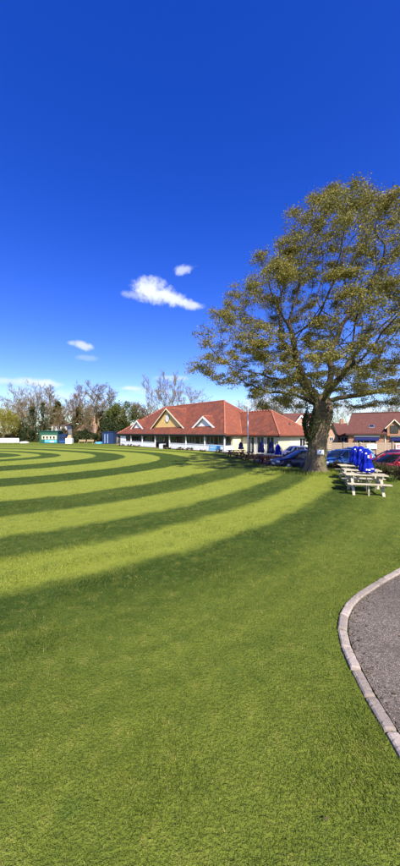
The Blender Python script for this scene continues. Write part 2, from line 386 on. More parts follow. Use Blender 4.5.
X['tile_red_lit'] = courses('clay_tile_lit', (.29, .094, .048), (.205, .061, .036), (.15, .05, .032), .2, .28, .012, patch=(.16, .06, .042), weather=.6, bump=.5)  # lighter copy of clay_tile: sun on the end hips put into the colour
X['tile_faded'] = courses('faded_tile', (.25, .14, .10), (.20, .105, .075), (.12, .07, .05), .2, .28, .012, patch=(.13, .085, .06), weather=.7)
X['ridge'] = mat('ridge_tile', (.40, .15, .085), (.30, .10, .06), 3, .8, .3)
X['tile_brown'] = courses('brown_tile', (.145, .058, .045), (.11, .044, .036), (.07, .035, .03), .3, .34, .015, patch=(.11, .05, .04), weather=.5, bump=.5)
X['cladding'] = courses('tan_cladding', (.74, .50, .20), (.70, .47, .185), (.50, .33, .13), 6, .16, .012, rough=.7, bump=.4, patch=(.6, .40, .16), weather=.25)
X['white'] = mat('white_paint', (.80, .80, .79), (.72, .72, .71), 3, .6, .05)
X['whiteboard'] = courses('white_boarding', (.80, .80, .80), (.77, .77, .78), (.5, .5, .52), 8, .14, .008, rough=.6, bump=.4, patch=(.62, .62, .6), weather=.3)
X['cream'] = mat('cream_render', (.78, .70, .50), (.70, .62, .43), 2, .85, .2, 30, c3=(.62, .54, .37))
X['fascia'] = mat('dark_fascia', (.055, .04, .035), (.035, .027, .025), 4, .6)
X['inner'] = mat('varnished_wall', (.12, .08, .04), (.09, .055, .028), 4, .6)
X['glass'] = glassmat('window_glass')
X['brick'] = courses('house_brick', (.42, .20, .11), (.34, .15, .085), (.42, .34, .26), .225, .075, .01, patch=(.3, .15, .09))
X['brickpale'] = courses('pale_brick', (.56, .35, .22), (.48, .29, .18), (.5, .42, .33), .225, .075, .01, patch=(.36, .2, .13))
X['bleached'] = mat('bleached_timber', (.54, .49, .37), (.36, .32, .235), 5, .85, .4, 60, stretch=(1.2, 9, 9), c3=(.32, .27, .18))
X['redwood'] = mat('stained_timber', (.15, .055, .035), (.09, .035, .025), 5, .7, .3, 60, stretch=(1.2, 9, 9))
X['fence'] = mat('fence_timber', (.34, .26, .19), (.26, .20, .14), 4, .9, .3, 40, stretch=(1, 1, 6))
X['parasol'] = mat('blue_canvas', (.008, .022, .36), (.005, .012, .22), 9, .95, .9, 26, spec=.08, stretch=(1, 1, .35))
X['parasol_dark'] = mat('navy_canvas', (.010, .014, .11), (.007, .010, .07), 7, .8, .4, 20)
X['print_white'] = mat('white_print', (.75, .75, .78), None, 9, .7)
X['print_red'] = mat('red_print', (.5, .03, .05), None, 9, .7)
X['metal'] = mat('galvanised_metal', (.5, .5, .5), (.4, .4, .4), 12, .4, 0, metal=.8)
X['darkmetal'] = mat('dark_metal', (.03, .03, .032), (.05, .05, .05), 12, .5)
X['rubber'] = mat('rubber', (.02, .02, .02), (.03, .03, .03), 12, .9)
X['rim'] = mat('alloy', (.55, .55, .56), (.4, .4, .4), 12, .3, metal=.9)
X['lamp'] = mat('lamp_lens', (.75, .75, .72), (.6, .6, .6), 12, .1, spec=.7)
X['redlamp'] = mat('red_lens', (.35, .01, .01), (.3, .01, .01), 12, .15, spec=.7)
X['plate'] = mat('plate', (.7, .7, .66), (.65, .65, .6), 9, .5)
X['bark'] = mat('oak_bark', (.19, .142, .09), (.085, .063, .042), 7, .95, 1.0, 16, stretch=(1, 1, .3), c3=(.13, .125, .05))
X['limb'] = mat('limb_bark', (.095, .072, .048), (.05, .038, .027), 6, .95, .9, 18, c3=(.085, .08, .035))
X['twig'] = mat('twig_bark', (.085, .066, .045), (.055, .042, .03), 4, .95, .3)
X['barkgrey'] = mat('grey_bark', (.25, .18, .09), (.165, .12, .065), 3, .95, .4)
X['barkbrown'] = mat('brown_bark', (.19, .12, .07), (.12, .078, .048), 3, .95, .4)
X['oakleaf'] = leafmat('oak_leaf', (.18, .155, .034), (.30, .245, .06), (.17, .16, .04), trans=.3)
X['ivy'] = leafmat('ivy_leaf', (.035, .055, .014), (.06, .075, .02), (.03, .04, .012), trans=.15)
X['willow'] = leafmat('willow_leaf', (.36, .29, .04), (.28, .25, .035), (.25, .23, .035), trans=.35)
X['conifer'] = leafmat('conifer_needle', (.085, .085, .024), (.13, .115, .032), (.06, .062, .02), trans=.1)
X['bud'] = leafmat('opening_bud', (.20, .16, .05), (.16, .12, .045), None, trans=.2)
X['redbud'] = leafmat('red_bud', (.20, .11, .05), (.16, .095, .04), None, trans=.2)
X['springleaf'] = leafmat('spring_leaf', (.10, .125, .025), (.14, .15, .032), (.07, .085, .02), trans=.3)
X['hedge'] = leafmat('hedge_leaf', (.05, .065, .018), (.075, .08, .022), (.085, .045, .03), trans=.2)
X['shrub'] = leafmat('shrub_leaf', (.035, .055, .016), (.055, .08, .02), (.03, .04, .014), trans=.2)
X['brownshrub'] = leafmat('brown_shrub_leaf', (.15, .11, .05), (.11, .085, .036), (.075, .07, .028), trans=.2)
X['plantgreen'] = leafmat('strap_leaf', (.09, .15, .03), (.14, .19, .05), None, trans=.3)
X['core'] = mat('dense_twigs', (.03, .03, .016), (.02, .022, .012), 3, .95)
X['hutgreen'] = mat('green_paint', (.022, .095, .06), (.018, .075, .05), 2, .6)
X['navy'] = mat('navy_paint', (.015, .035, .11), (.012, .028, .085), 2, .5)
X['lightblue'] = mat('light_blue_sheet', (.10, .40, .68), (.08, .33, .6), 2, .6)
X['midblue'] = mat('mid_blue_print', (.03, .14, .45), (.03, .12, .4), 2, .6)
X['tan'] = mat('tan_canvas', (.42, .32, .18), (.34, .25, .14), 4, .85)
def paint(name, c, coat=.45): return mat(name, c, tuple(x*.7 for x in c), 3, .32, spec=.45, coat=coat)
X['car_red'] = paint('red_car_paint', (.42, .012, .018)); X['car_blue'] = paint('blue_car_paint', (.03, .12, .36)); X['car_light'] = paint('light_blue_car_paint', (.16, .34, .58))
X['car_navy_shaded'] = paint('navy_car_paint_shaded', (.006, .010, .045), .1); X['car_white'] = paint('white_car_paint', (.75, .76, .78)); X['car_maroon'] = paint('maroon_car_paint', (.16, .012, .03))  # navy is darkened: the oak's shade is put into its colour

# ------------------------------------------------------------------ ground, car park, path
def spread(lo, hi, step, far, n):
    mid = list(np.arange(lo, hi+.001, step)); g = np.geomspace(1, far, n)
    return [lo-q for q in g[::-1]]+mid+[hi+q for q in g]
gx = spread(-6, 24, .5, 900, 22); gy = spread(-2, 46, .5, 1100, 22)
V = [(x, y, gz(x, y)) for y in gy for x in gx]; nx = len(gx)
F = [(j*nx+i, j*nx+i+1, (j+1)*nx+i+1, (j+1)*nx+i) for j in range(len(gy)-1) for i in range(nx-1)]
ground = npmesh('ground', V, F, X['lawn']); struct(ground)
# car park sheet in the hollow
mb = MB(); xs = list(np.arange(5.4, 40, .9)); ys = list(np.arange(0, 1.001, .1))
for x in xs:
    y0 = float(np.interp(x, [3.6, 4.4, 7.4, 9.2, 12, 20, 45], [31, 22.2, 20.4, 18.6, 16.2, 13.5, 10]))+1.5
    for k in ys:
        y = y0+(31.5-y0)*k; mb.v.append((x, y, gz(x, y)+.012))
ny = len(ys)
for i in range(len(xs)-1):
    for j in range(ny-1): mb.f.append((i*ny+j, (i+1)*ny+j, (i+1)*ny+j+1, i*ny+j+1)); mb.sm.append(True)
struct(mb.build('car_park', X['carpark']))
# path with kerb stones in the lower corner; edge follows a slightly bowed line
KP = [(17.5, 12.6), (14.2, 11.0), (11.0, 9.6), (8.2, 8.1), (5.6, 6.6), (3.48, 5.2), (2.4, 4.44), (1.95, 4.0), (1.68, 3.5), (1.56, 2.9), (1.52, 2.2), (1.5, 1.4), (1.5, .4), (1.5, -1.0)]
KC = []
for i in range(1, len(KP)-2):     # smooth curve through the points
    p0, p1, p2, p3 = [Vector(KP[j]) for j in (i-1, i, i+1, i+2)]
    for k in range(24):
        t = k/24; KC.append(.5*((2*p1)+(p2-p0)*t+(2*p0-5*p1+4*p2-p3)*t*t+(3*p1-p0-3*p2+p3)*t**3))
KS = np.concatenate([[0], np.cumsum([(KC[i+1]-KC[i]).length for i in range(len(KC)-1)])]); KA = np.array([tuple(p) for p in KC])
def kline(s):      # s metres along the edge, from its far end towards the viewer
    s = min(max(s, 0), KS[-1]); return Vector((float(np.interp(s, KS, KA[:, 0])), float(np.interp(s, KS, KA[:, 1]))))
mb = MB(); S0, S1 = 0.0, float(KS[-1])-.3
ss = list(np.arange(S0, S1, .2))
for s in ss:
    p = kline(s); q = kline(s+.01); d = (q-p).normalized(); n = Vector((-d.y, d.x))
    if n.x < 0: n = -n
    for w in (.06, .6, 1.3, 2.1): e = p+n*w; mb.v.append((e.x, e.y, .018))
for i in range(len(ss)-1):
    for j in range(3):
        mb.f.append((i*4+j, (i+1)*4+j, (i+1)*4+j+1, i*4+j+1)); mb.sm.append(True)
path = struct(mb.build('path', X['tarmac']))
def kerb_mesh(seed):
    rd = random.Random(seed); nx_, prof = 19, [(-.05, -.08), (-.05, .02), (-.05, .066), (-.036, .08), (-.012, .081), (.012, .081), (.036, .080), (.05, .066), (.05, .02), (.05, -.08)]
    mb = MB(); vs = []; chips = [(rd.uniform(-.45, .45), rd.choice((2, 3, 6, 7)), rd.uniform(.002, .006)) for _ in range(6)]+[(-.45, 3, .006), (.45, 6, .006)]
    for i in range(nx_):
        x = -.45+.9*i/(nx_-1)
        for j, (y, z) in enumerate(prof):
            c = sum(d*math.exp(-((x-cx)/.035)**2) for cx, cj, d in chips if abs(cj-j) <= 1)
            e = .010*max(0, abs(x)-.43)/.02
            vs.append((x, y*(1-c/.06)+rd.gauss(0, .0006), z-(c+e if z > 0 else 0)+rd.gauss(0, .0006)))
    K = len(prof); fs = [(i*K+j, (i+1)*K+j, (i+1)*K+j+1, i*K+j+1) for i in range(nx_-1) for j in range(K-1)]
    fs += [tuple(range(K))[::-1], tuple((nx_-1)*K+j for j in range(K))]
    fs = [tuple(reversed(f)) for f in fs]
    return mb.add(vs, fs, False)
kb = kerb_mesh(0).build('kerb_stone', X['kerb'], path)
kms = [kb.data]+[None]*3
for q in range(1, 4):
    o_ = kerb_mesh(q).build('kerb_stone', X['kerb'], path); kms[q] = o_.data; bpy.data.objects.remove(o_)
random.seed(4); first = True
SC = float(KS[np.argmin(np.hypot(KA[:, 0]-2.55, KA[:, 1]-4.55))])     # where the edge begins to turn: shorter stones from here
st_k = [(q, .9) for q in np.arange(S0, SC-.5, .912)]; st_k += [(q, .3) for q in np.arange(st_k[-1][0]+.912, S1-.4, .312)]
for i, (s, ln) in enumerate(st_k):
    p = kline(s+ln/2); q = kline(s+ln); d = q-kline(s)
    o = kb if first else kb.copy()
    if not first: C.objects.link(o); o.parent = path
    o.data = kms[i % 4] if not first else kb.data; first = False
    o.location = (p.x, p.y, -.040+random.uniform(-.010, .010)); o.rotation_euler = (random.uniform(-.04, .04), random.uniform(-.008, .008), math.atan2(d.y, d.x)+random.uniform(-.012, .012)); o.scale = (ln/.9, 1, 1)

# grass blades near the viewer: one mesh of single-triangle blades
rng = np.random.default_rng(7)
bands = [(1.2, 3.0, 8000, .8), (3.0, 6.0, 3400, 1.0), (6.0, 11.0, 1100, 1.35), (11.0, 18.0, 380, 1.9), (18.0, 26.0, 130, 2.6)]
Vb = []
kp = KA[KA[:, 1] > -.9]
for (y0, y1, den, sc) in bands:
    area = (y1-y0)*(.74*(y0+y1)); n = int(den*area)
    y = np.sqrt(rng.uniform(y0*y0, y1*y1, n)); x = rng.uniform(-.72, .72, n)*y + rng.uniform(-.3, .3, n)
    if y0 < 10:   # keep off the path and the kerb
        kx = np.interp(y, kp[::-1, 1], kp[::-1, 0]); keep = x < kx-rng.normal(.05, .035, len(x))
        x, y = x[keep], y[keep]; n = len(x)
    h = rng.uniform(.012, .029, n)*(sc**.6)*(.75+.8*np.clip(np.sin(x*2.1+np.sin(y*1.7)*2)*np.sin(y*2.6+np.sin(x*1.3)*2), 0, 1))*np.where(rng.uniform(size=n) > .97, 1.8, 1); w = rng.uniform(.0028, .0052, n)*sc; a = rng.uniform(0, 2*PI, n)
    la = rng.uniform(0, 2*PI, n); lean = rng.uniform(.2, 1.1, n)*h
    z = np.array([gz(p, q) for p, q in zip(x, y)]) if y0 >= 11 else np.zeros(n)
    dx, dy = np.cos(a)*w, np.sin(a)*w
    Vb.append(np.stack([np.stack([x-dx, y-dy, z-.004], 1), np.stack([x+dx, y+dy, z-.004], 1), np.stack([x+np.cos(la)*lean, y+np.sin(la)*lean, z+h], 1)], 1).reshape(-1, 3))
Vb = np.concatenate(Vb); Fb = np.arange(len(Vb)).reshape(-1, 3)
gr = npmesh('grass', Vb, Fb, X['blade'], kind='stuff'); tag(gr, 'short mown grass blades covering the lawn beside the tarmac path', 'grass')

# dry leaves and grit, thickest along the kerb
rg = np.random.default_rng(33); n = 3200; sgn = rg.uniform(S1-9, S1-.3, n); off = np.abs(rg.normal(0, .10, n))+.055
far = rg.uniform(size=n) < .12; off = np.where(far, rg.uniform(.06, 1.9, n), off); lawn_side = rg.uniform(size=n) < .10
pts = []
for q, o, ls in zip(sgn, off, lawn_side):
    p = kline(q); d = (kline(q+.01)-p).normalized(); nn_ = Vector((-d.y, d.x)); nn_ = -nn_ if nn_.x < 0 else nn_
    e = p+nn_*(o if not ls else -o*4); pts.append((e.x, e.y, .024 if not ls else .03))
pts = np.array(pts); sz = rg.uniform(.003, .012, n)*np.where(rg.uniform(size=n) < .08, 2.0, .6); a = rg.uniform(0, 2*PI, n)
cx, cy = np.cos(a)*sz, np.sin(a)*sz; zt = rg.uniform(0, .012, (n, 4))
Vl = np.stack([np.stack([pts[:, 0]+k1*cx-k2*cy, pts[:, 1]+k1*cy+k2*cx, pts[:, 2]+zt[:, j]], 1) for j, (k1, k2) in enumerate(((-1, 0), (.1, -.55), (1, 0), (.1, .55)))], 1).reshape(-1, 3)
lt = npmesh('leaf_litter', Vl, np.arange(4*n).reshape(-1, 4), leafmat('dry_leaf', (.09, .065, .035), (.18, .13, .07), (.07, .055, .035), trans=.1), kind='stuff'); tag(lt, 'dry leaf litter and grit scattered along the kerb', 'leaf litter')

# ------------------------------------------------------------------ foliage builders
def leaves(name, P, size, m, parent, seed=0, flat=0.0, kind='stuff', asp=.6):
    rg = np.random.default_rng(seed); n = len(P); P = np.asarray(P, dtype=float)
    a = rg.normal(size=(n, 3)); a /= np.linalg.norm(a, axis=1)[:, None]
    b = rg.normal(size=(n, 3)); b[:, 2] += 0; 
    if flat: a[:, 2] *= (1-flat); a /= np.linalg.norm(a, axis=1)[:, None]; b[:, 2] *= (1-flat)
    b -= a*(a*b).sum(1)[:, None]; b /= np.linalg.norm(b, axis=1)[:, None]+1e-9
    s = size*rg.uniform(.6, 1.35, n)[:, None]
    a *= s*.5; b *= s*.5*asp
    Vq = np.stack([P-a, P+b, P+a, P-b], 1).reshape(-1, 3); Fq = np.arange(4*n).reshape(-1, 4)
    return npmesh(name, Vq, Fq, m, parent, kind)
def lobes(K, ext, rl, n, seed, zmin=0):
    """points clumped in lumps inside an ellipsoid (ext = half sizes)"""
    rg = np.random.default_rng(seed)
    c = rg.normal(size=(K, 3)); c /= np.linalg.norm(c, axis=1)[:, None]; c *= rg.uniform(.3, 1, (K, 1))**.5*np.array(ext)*.85
    k = rg.integers(0, K, n); d = rg.normal(size=(n, 3)); d /= np.linalg.norm(d, axis=1)[:, None]
    P = c[k]+d*(rg.uniform(.3, 1, (n, 1))**.6)*(rl*rg.uniform(.6, 1.3, K))[k][:, None]
    return P

def bare_tree(name, label, H, r0, seed, bark, budm, group, spread_=.42, first=.28, upr=.25, nch=(15, 8, 7), buds=4500, fork=False, budsize=.15, minr=.032):
    rd = random.Random(seed); mb = MB(); tips = []
    root = thing(name, label, 'tree', group=group)
    def grow(p, d, ln, r, lev):
        nseg = (9, 5, 4, 2)[lev]; pts = [p.copy()]; rr = [r]; dd = d.copy()
        for i in range(nseg):
            j = (.10, .22, .28, .3)[lev]
            dd = (dd+Vector((rd.uniform(-j, j), rd.uniform(-j, j), rd.uniform(-j, j)+(upr*.25 if lev else .03)))).normalized()
            p = p+dd*ln/nseg; pts.append(p.copy()); rr.append(max(minr*.8, r*(1-.86*(i+1)/nseg)))
        mb.tube(pts, rr, (8, 5, 4, 3)[lev], cap=False)
        if lev == 3: tips.append(pts[-1]); tips.append(pts[1]); return
        n = nch[lev]
        for k in range(n):
            f = (first+(1-first)*(k+rd.random())/n) if lev == 0 else (.2+.8*(k+rd.random())/n)
            i = min(nseg-1, int(f*nseg)); q = pts[i].lerp(pts[i+1], f*nseg-i); base = (pts[i+1]-pts[i]).normalized()
            az = rd.uniform(0, 2*PI) if lev else k*2.4+rd.uniform(-.5, .5)
            o = base.orthogonal().normalized(); o.rotate(Matrix.Rotation(az, 3, base))
            an = rd.uniform(.5, 1.05) if lev else rd.uniform(.7, 1.15)*(1.2-.5*f)
            nd = (base*math.cos(an)+o*math.sin(an)+Vector((0, 0, upr*.5))).normalized()
            l2 = ln*(spread_*(1.15-.3*f) if lev == 0 else rd.uniform(.36, .6)*(1.15-.5*f))
            grow(q, nd, l2, max(minr, r*(1-.86*f)*(.55 if lev == 0 else .6)), lev+1)
    if fork:
        for k in range(fork):
            a = 2*PI*k/fork+rd.uniform(-.4, .4); ti = rd.uniform(.10, .26)
            grow(Vector((math.cos(a)*r0*.5, math.sin(a)*r0*.5, -.1)), Vector((math.cos(a)*ti, math.sin(a)*ti, 1)).normalized(), H*rd.uniform(.85, 1), r0*.62, 0)
    else: grow(Vector((0, 0, -.1)), Vector((rd.uniform(-.04, .04), rd.uniform(-.04, .04), 1)), H, r0, 0)
    mb.build('trunk', bark, root)
    if buds:
        rg = np.random.default_rng(seed); T = np.array([tuple(t) for t in tips]); P = T[rg.integers(0, len(T), buds)]+rg.normal(scale=.16, size=(buds, 3))
        leaves('crown', P, budsize, budm, root, seed)
    return root
def ivy_column(root, h, r, seed, m='ivy', n=1800):
    rg = np.random.default_rng(seed); z = rg.uniform(0, h, n); a = rg.uniform(0, 2*PI, n); rr = r*(1.1-.75*z/h)*rg.uniform(.3, 1.25, n)*(1+.35*np.sin(z*2.3+seed)+.2*np.sin(z*5.1))
    leaves('ivy', np.stack([np.cos(a)*rr, np.sin(a)*rr, z], 1), .26, X[m], root, seed)
def conifer(name, label, H, rad, seed, m, group=None, n=8500):
    root = thing(name, label, 'tree', group=group); rg = np.random.default_rng(seed)
    MB().tube([(0, 0, -.1), (.05, 0, H*.5), (0, .05, H*.96)], [rad*.11, rad*.07, .03], 8).build('trunk', X['barkbrown'], root)
    nb = 150; zb = H*(.06+.92*rg.uniform(0, 1, nb)**.9); ab = rg.uniform(0, 2*PI, nb); lb = 1.35*rad*(1.04-zb/H)**.7*rg.uniform(.6, 1.15, nb)
    k = rg.integers(0, nb, n); f = rg.uniform(.12, 1, n)**.7
    P = np.stack([np.cos(ab[k])*lb[k]*f, np.sin(ab[k])*lb[k]*f, zb[k]-.22*lb[k]*f*f+.1*lb[k]*f], 1)+rg.normal(scale=.16, size=(n, 3))*np.array([1, 1, .8])
    leaves('crown', P, .46, m, root, seed, flat=.3, asp=.4)
    return root
def bush(name, label, ext, loc, seed, m, n=2600, size=.16, K=16, cat='shrub', group=None, rl=None, core=True):
    root = thing(name, label, cat, loc, 0, group); rl = rl or min(ext)*.45
    P = lobes(K, ext, rl, n, seed); P[:, 2] += ext[2]*.92; P = P[P[:, 2] > .02]
    leaves('foliage', P, size, m, root, seed)
    rd = random.Random(seed); mb = MB()
    for i in range(9):
        a = rd.uniform(0, 2*PI); e = Vector((math.cos(a)*ext[0]*.7, math.sin(a)*ext[1]*.7, ext[2]*rd.uniform(1.1, 1.7)))
        mb.tube([(e.x*.12, e.y*.12, -.05), (e.x*.5, e.y*.4, e.z*.55), e], [.05, .035, .012], 5)
    mb.build('stem', X['barkbrown'], root)
    return root
def leafy_tree(name, label, H, rad, loc, seed, m, n=7000, size=.3, K=34, bark='barkbrown', group=None, zc=.6, squash=.46):
    root = thing(name, label, 'tree', loc, 0, group); rd = random.Random(seed); mb = MB()
    mb.tube([(0, 0, -.1), (.1, 0, H*.25), (-.1, .1, H*.6), (.1, 0, H*.86)], [rad*.09, rad*.07, rad*.045, .03], 8)
    P = lobes(K, (rad, rad, H*squash), rad*.30, n, seed); P[:, 2] += H*zc
    for i in range(16):
        a = i*2.4; z = H*rd.uniform(.25, .7); e = Vector((math.cos(a)*rad*rd.uniform(.5, .9), math.sin(a)*rad*rd.uniform(.5, .9), z+H*rd.uniform(.06, .26)))
        mb.tube([(0, 0, z), (e.x*.5, e.y*.5, z+(e.z-z)*.35), e], [rad*.035, rad*.022, .015], 5)
    mb.build('trunk', X[bark], root)
    leaves('crown', P[P[:, 2] > .3], size, m, root, seed)
    return root

# ------------------------------------------------------------------ the oak
OAK = Vector((7.16, 18.5, 0))
def make_oak():
    root = thing('oak_tree', 'huge spreading oak coming into olive-gold leaf, thick trunk with a white notice', 'tree', OAK)
    rg = np.random.default_rng(11)
    env_z = [4.3, 5.0, 5.8, 6.6, 7.6, 9.0, 10.6, 12.2, 13.7, 15.0, 16.2, 17.0]; env_r = [5.3, 7.2, 8.1, 8.5, 8.4, 8.0, 7.2, 6.2, 4.9, 3.6, 2.0, .5]
    n = 7600; A = []
    lump = rg.uniform(0, 2*PI, 8)
    while len(A) < n:
        z = rg.uniform(4.0, 17.0); a = rg.uniform(0, 2*PI)
        rr = np.interp(z, env_z, env_r)*(1+.09*math.sin(3*a+lump[0]+z*.5)+.07*math.sin(5*a+lump[1]-z*.9)+.06*math.sin(8*a+lump[2]+z*1.7))
        q = math.sqrt(rg.uniform(.03, 1))
        if rg.uniform() > .25+.75*q: continue
        # hollow underneath: lower twigs only outside
        if z < 5.4 and q < .45: continue
        A.append((1.15+rr*q*math.cos(a), rr*q*math.sin(a), z))
    A = np.array(A)
    # clump the attractors a little, so that gaps of sky open between sprays
    cc = A[rg.integers(0, len(A), 420)]; 
    d = ((A[:, None, :]-cc[None])**2).sum(2); k = d.argmin(1); dist = np.sqrt(d.min(1))[:, None]
    A = A+(cc[k]-A)*.42*np.array([1, 1, 1.25])
    trunk = [(0, 0, 0), (.02, 0, .8), (.05, .02, 1.6), (.12, .02, 2.4), (.22, 0, 3.2), (.32, 0, 3.9)]
    limbs = [[(-.45, -.25, 4.5), (-1.3, -.7, 4.9), (-2.2, -.8, 5.5), (-3.1, -1.1, 5.6)], [(.75, -.3, 4.4), (1.5, -.7, 4.55), (2.4, -.9, 4.7), (3.4, -1.3, 4.85), (4.4, -1.3, 5.25)],
             [(.45, -.2, 4.7), (.8, -.4, 5.8), (.75, -.2, 7.0), (1.2, .1, 8.1)], [(-.1, .35, 4.7), (-.6, .9, 5.8), (-.9, 1.0, 7.2), (-1.5, 1.2, 8.2)],
             [(-.2, -.2, 4.6), (-.9, -.5, 5.7), (-1.5, -.9, 6.6), (-1.9, -1.6, 7.8)], [(.7, .35, 4.6), (1.5, 1.0, 5.6), (2.5, 1.6, 6.4), (3.1, 1.8, 7.6)], [(.5, .5, 4.5), (.7, 1.8, 5.2), (.5, 3.2, 5.8)], [(.3, -.5, 4.5), (.5, -1.6, 5.3), (.8, -2.9, 6.0)],
             [(-.5, .3, 4.5), (-1.6, .9, 5.0), (-2.8, 1.6, 5.2), (-4.0, 1.9, 5.8)]]
    Nn = [np.array(trunk[0])]; par = [-1]
    def addpath(start, pts):
        prev = start
        for p in pts:
            a = Nn[prev]; p = np.array(p, dtype=float); m = max(1, int(np.linalg.norm(p-a)/.3))
            for i in range(1, m+1):
                q = a+(p-a)*i/m
                if i < m or True: q = q+rg.normal(scale=.03, size=3)*(1 if start else .2)
                Nn.append(q); par.append(prev); prev = len(Nn)-1
        return prev
    top = addpath(0, trunk[1:])
    for lb in limbs: addpath(top, lb)
    first_new = 0; NP = np.array(Nn)
    best = np.full(len(A), 1e9); bi = np.zeros(len(A), int); alive = np.ones(len(A), bool)
    step, infl, kill = .26, 3.4, .42
    for it in range(90):
        new = np.array(Nn[first_new:]); 
        d = np.sqrt(((A[:, None, :]-new[None])**2).sum(2)); j = d.argmin(1); dm = d[np.arange(len(A)), j]
        if it == 0:   # no growth straight from the trunk
            pass
        upd = dm < best; best[upd] = dm[upd]; bi[upd] = j[upd]+first_new
        alive &= best > kill
        act = alive & (best < infl)
        if act.sum() < 8: break
        idx = bi[act]; P = np.array(Nn); dv = A[act]-P[idx]; dv /= np.linalg.norm(dv, axis=1)[:, None]
        u, inv = np.unique(idx, return_inverse=True); sumv = np.zeros((len(u), 3)); np.add.at(sumv, inv, dv)
        first_new = len(Nn)
        for q, s in zip(u, sumv):
            ln = np.linalg.norm(s)
            if ln < .15: continue
            pd = P[q]-P[par[q]] if par[q] >= 0 else np.array([0, 0, 1.]); pd = pd/(np.linalg.norm(pd)+1e-9)
            s = s/ln+.45*pd+rg.normal(scale=.26, size=3); s /= np.linalg.norm(s)
            Nn.append(P[q]+s*step); par.append(int(q))
        if len(Nn) == first_new or len(Nn) > 17000: break
    P = np.array(Nn); n = len(P); ch = [[] for _ in range(n)]
    for i in range(1, n): ch[par[i]].append(i)
    r = np.zeros(n)
    for i in range(n-1, -1, -1):
        r[i] = max(.0085, sum(r[c]**2.12 for c in ch[i])**(1/2.12)) if ch[i] else .0085
    sc = .47/r[6]; r = np.maximum(.009, r*np.where(r > .03, sc, 1.0)) if sc < 1 else r*(1+(sc-1)*np.clip((r-.02)/.08, 0, 1))
    # smooth the paths a little
    Q = P.copy()
    for i in range(1, n):
        if len(ch[i]) == 1: Q[i] = .5*P[i]+.25*(P[par[i]]+P[ch[i][0]])
    P = Q
    limb = MB(); twig = MB()
    stack = [(0, None)]
    while stack:
        i, p0 = stack.pop(); pts = []; rr = []
        if p0 is not None: pts.append(P[p0]); rr.append(min(r[p0], r[i]*1.15))
        while True:
            pts.append(P[i]); rr.append(r[i])
            if not ch[i]: break
            c = sorted(ch[i], key=lambda q: -r[q])
            for q in c[1:]: stack.append((q, i))
            i = c[0]
        if pts[0][2] < .01: 
            keep = [q for q in range(len(pts)) if pts[q][2] > 3.3]; pts = [pts[q] for q in keep]; rr = [min(rr[q], .40) for q in keep]
        m = max(rr)
        (limb if m > .06 else twig).tube(pts, rr, 10 if m > .12 else (6 if m > .04 else 3), cap=False)
    # trunk: lumpy, with buttressed foot
    tp = [(0, 0, -.25), (0, 0, 0), (0, 0, .12), (.01, 0, .3), (.02, 0, .6), (.03, 0, 1.0), (.05, .02, 1.5), (.09, .02, 2.0), (.18, .02, 2.5), (.28, 0, 3.0), (.38, 0, 3.5), (.42, 0, 3.9), (.42, 0, 4.35), (.40, 0, 4.8)]
    tr = [.93, .81, .72, .64, .585, .555, .545, .54, .55, .57, .60, .60, .48, .28]
    K = 40; vs = []; fs = []
    for (c, q) in zip(tp, tr):
        foot = max(0, 1-c[2]/.9)
        for j in range(K):
            a = 2*PI*j/K
            w = 1+.05*math.sin(3*a+c[2])+.035*math.sin(7*a-c[2]*1.3)+.025*math.sin(13*a+c[2]*2)+foot*(.12*math.sin(5*a+.6)+.06*math.sin(9*a))+.03*rg.normal()*.5
            w += .20*max(0, math.cos(a-PI*1.02))**6*math.exp(-((c[2]-3.0)/.5)**2)
            vs.append((c[0]+q*w*math.cos(a), c[1]+q*w*math.sin(a), c[2]))
    for i in range(len(tp)-1):
        for j in range(K): fs.append((i*K+j, i*K+(j+1) % K, (i+1)*K+(j+1) % K, (i+1)*K+j))
    tm = MB().add(vs, fs, True); tk = tm.build('trunk', X['bark'], root)
    md = tk.modifiers.new('sub', 'SUBSURF'); md.levels = 2; md.render_levels = 2
    tx = bpy.data.textures.new('bark_relief', 'CLOUDS'); tx.noise_scale = .22; tx.noise_depth = 4
    dm = tk.modifiers.new('relief', 'DISPLACE'); dm.texture = tx; dm.strength = .13; dm.mid_level = .5; dm.texture_coords = 'LOCAL'
    limb.build('limb', X['limb'], root); twig.build('twig', X['twig'], root, kind='stuff')
    # leaves and fine shoots on the thin wood
    thin = np.where(r < .022)[0]; thin = thin[P[thin][:, 2] > 3.9]
    ends = np.array([i for i in thin if not ch[i]])
    src = np.concatenate([ends, ends, ends, thin])
    # sprays: some boughs carry thick leaf, others hardly any
    q3 = P[src]; fld = np.sin(q3[:, 0]*1.9+1.3*np.sin(q3[:, 2]*1.4))*np.sin(q3[:, 1]*1.7+q3[:, 2]*.9)+.9*np.sin(q3[:, 2]*3.3+q3[:, 0]*.8+q3[:, 1]*.6)
    wgt = np.exp(.6*fld)*rg.gamma(1.0, 1, len(src)); wgt /= wgt.sum()
    nl = 285000; k = src[rg.choice(len(src), nl, p=wgt)]
    off = rg.normal(size=(nl, 3))*np.array([.19, .19, .085])
    lp = P[k]+off
    leaves('crown', lp, .084, X['oakleaf'], root, 3, flat=.15, asp=.62)
    sh = MB(); rd = random.Random(5)
    for i in np.concatenate([ends, thin[::2]]):
        for q in range(2):
            p = Vector(P[i]); d = Vector((rd.gauss(0, 1), rd.gauss(0, 1), rd.gauss(.1, .7))).normalized()
            sh.tube([p, p+d*.16+Vector((0, 0, .02)), p+d*.34+Vector((rd.uniform(-.05, .05), rd.uniform(-.05, .05), rd.uniform(-.06, .04)))], [.008, .006, .004], 3, cap=False)
    sh.build('shoots', X['twig'], root, kind='stuff')
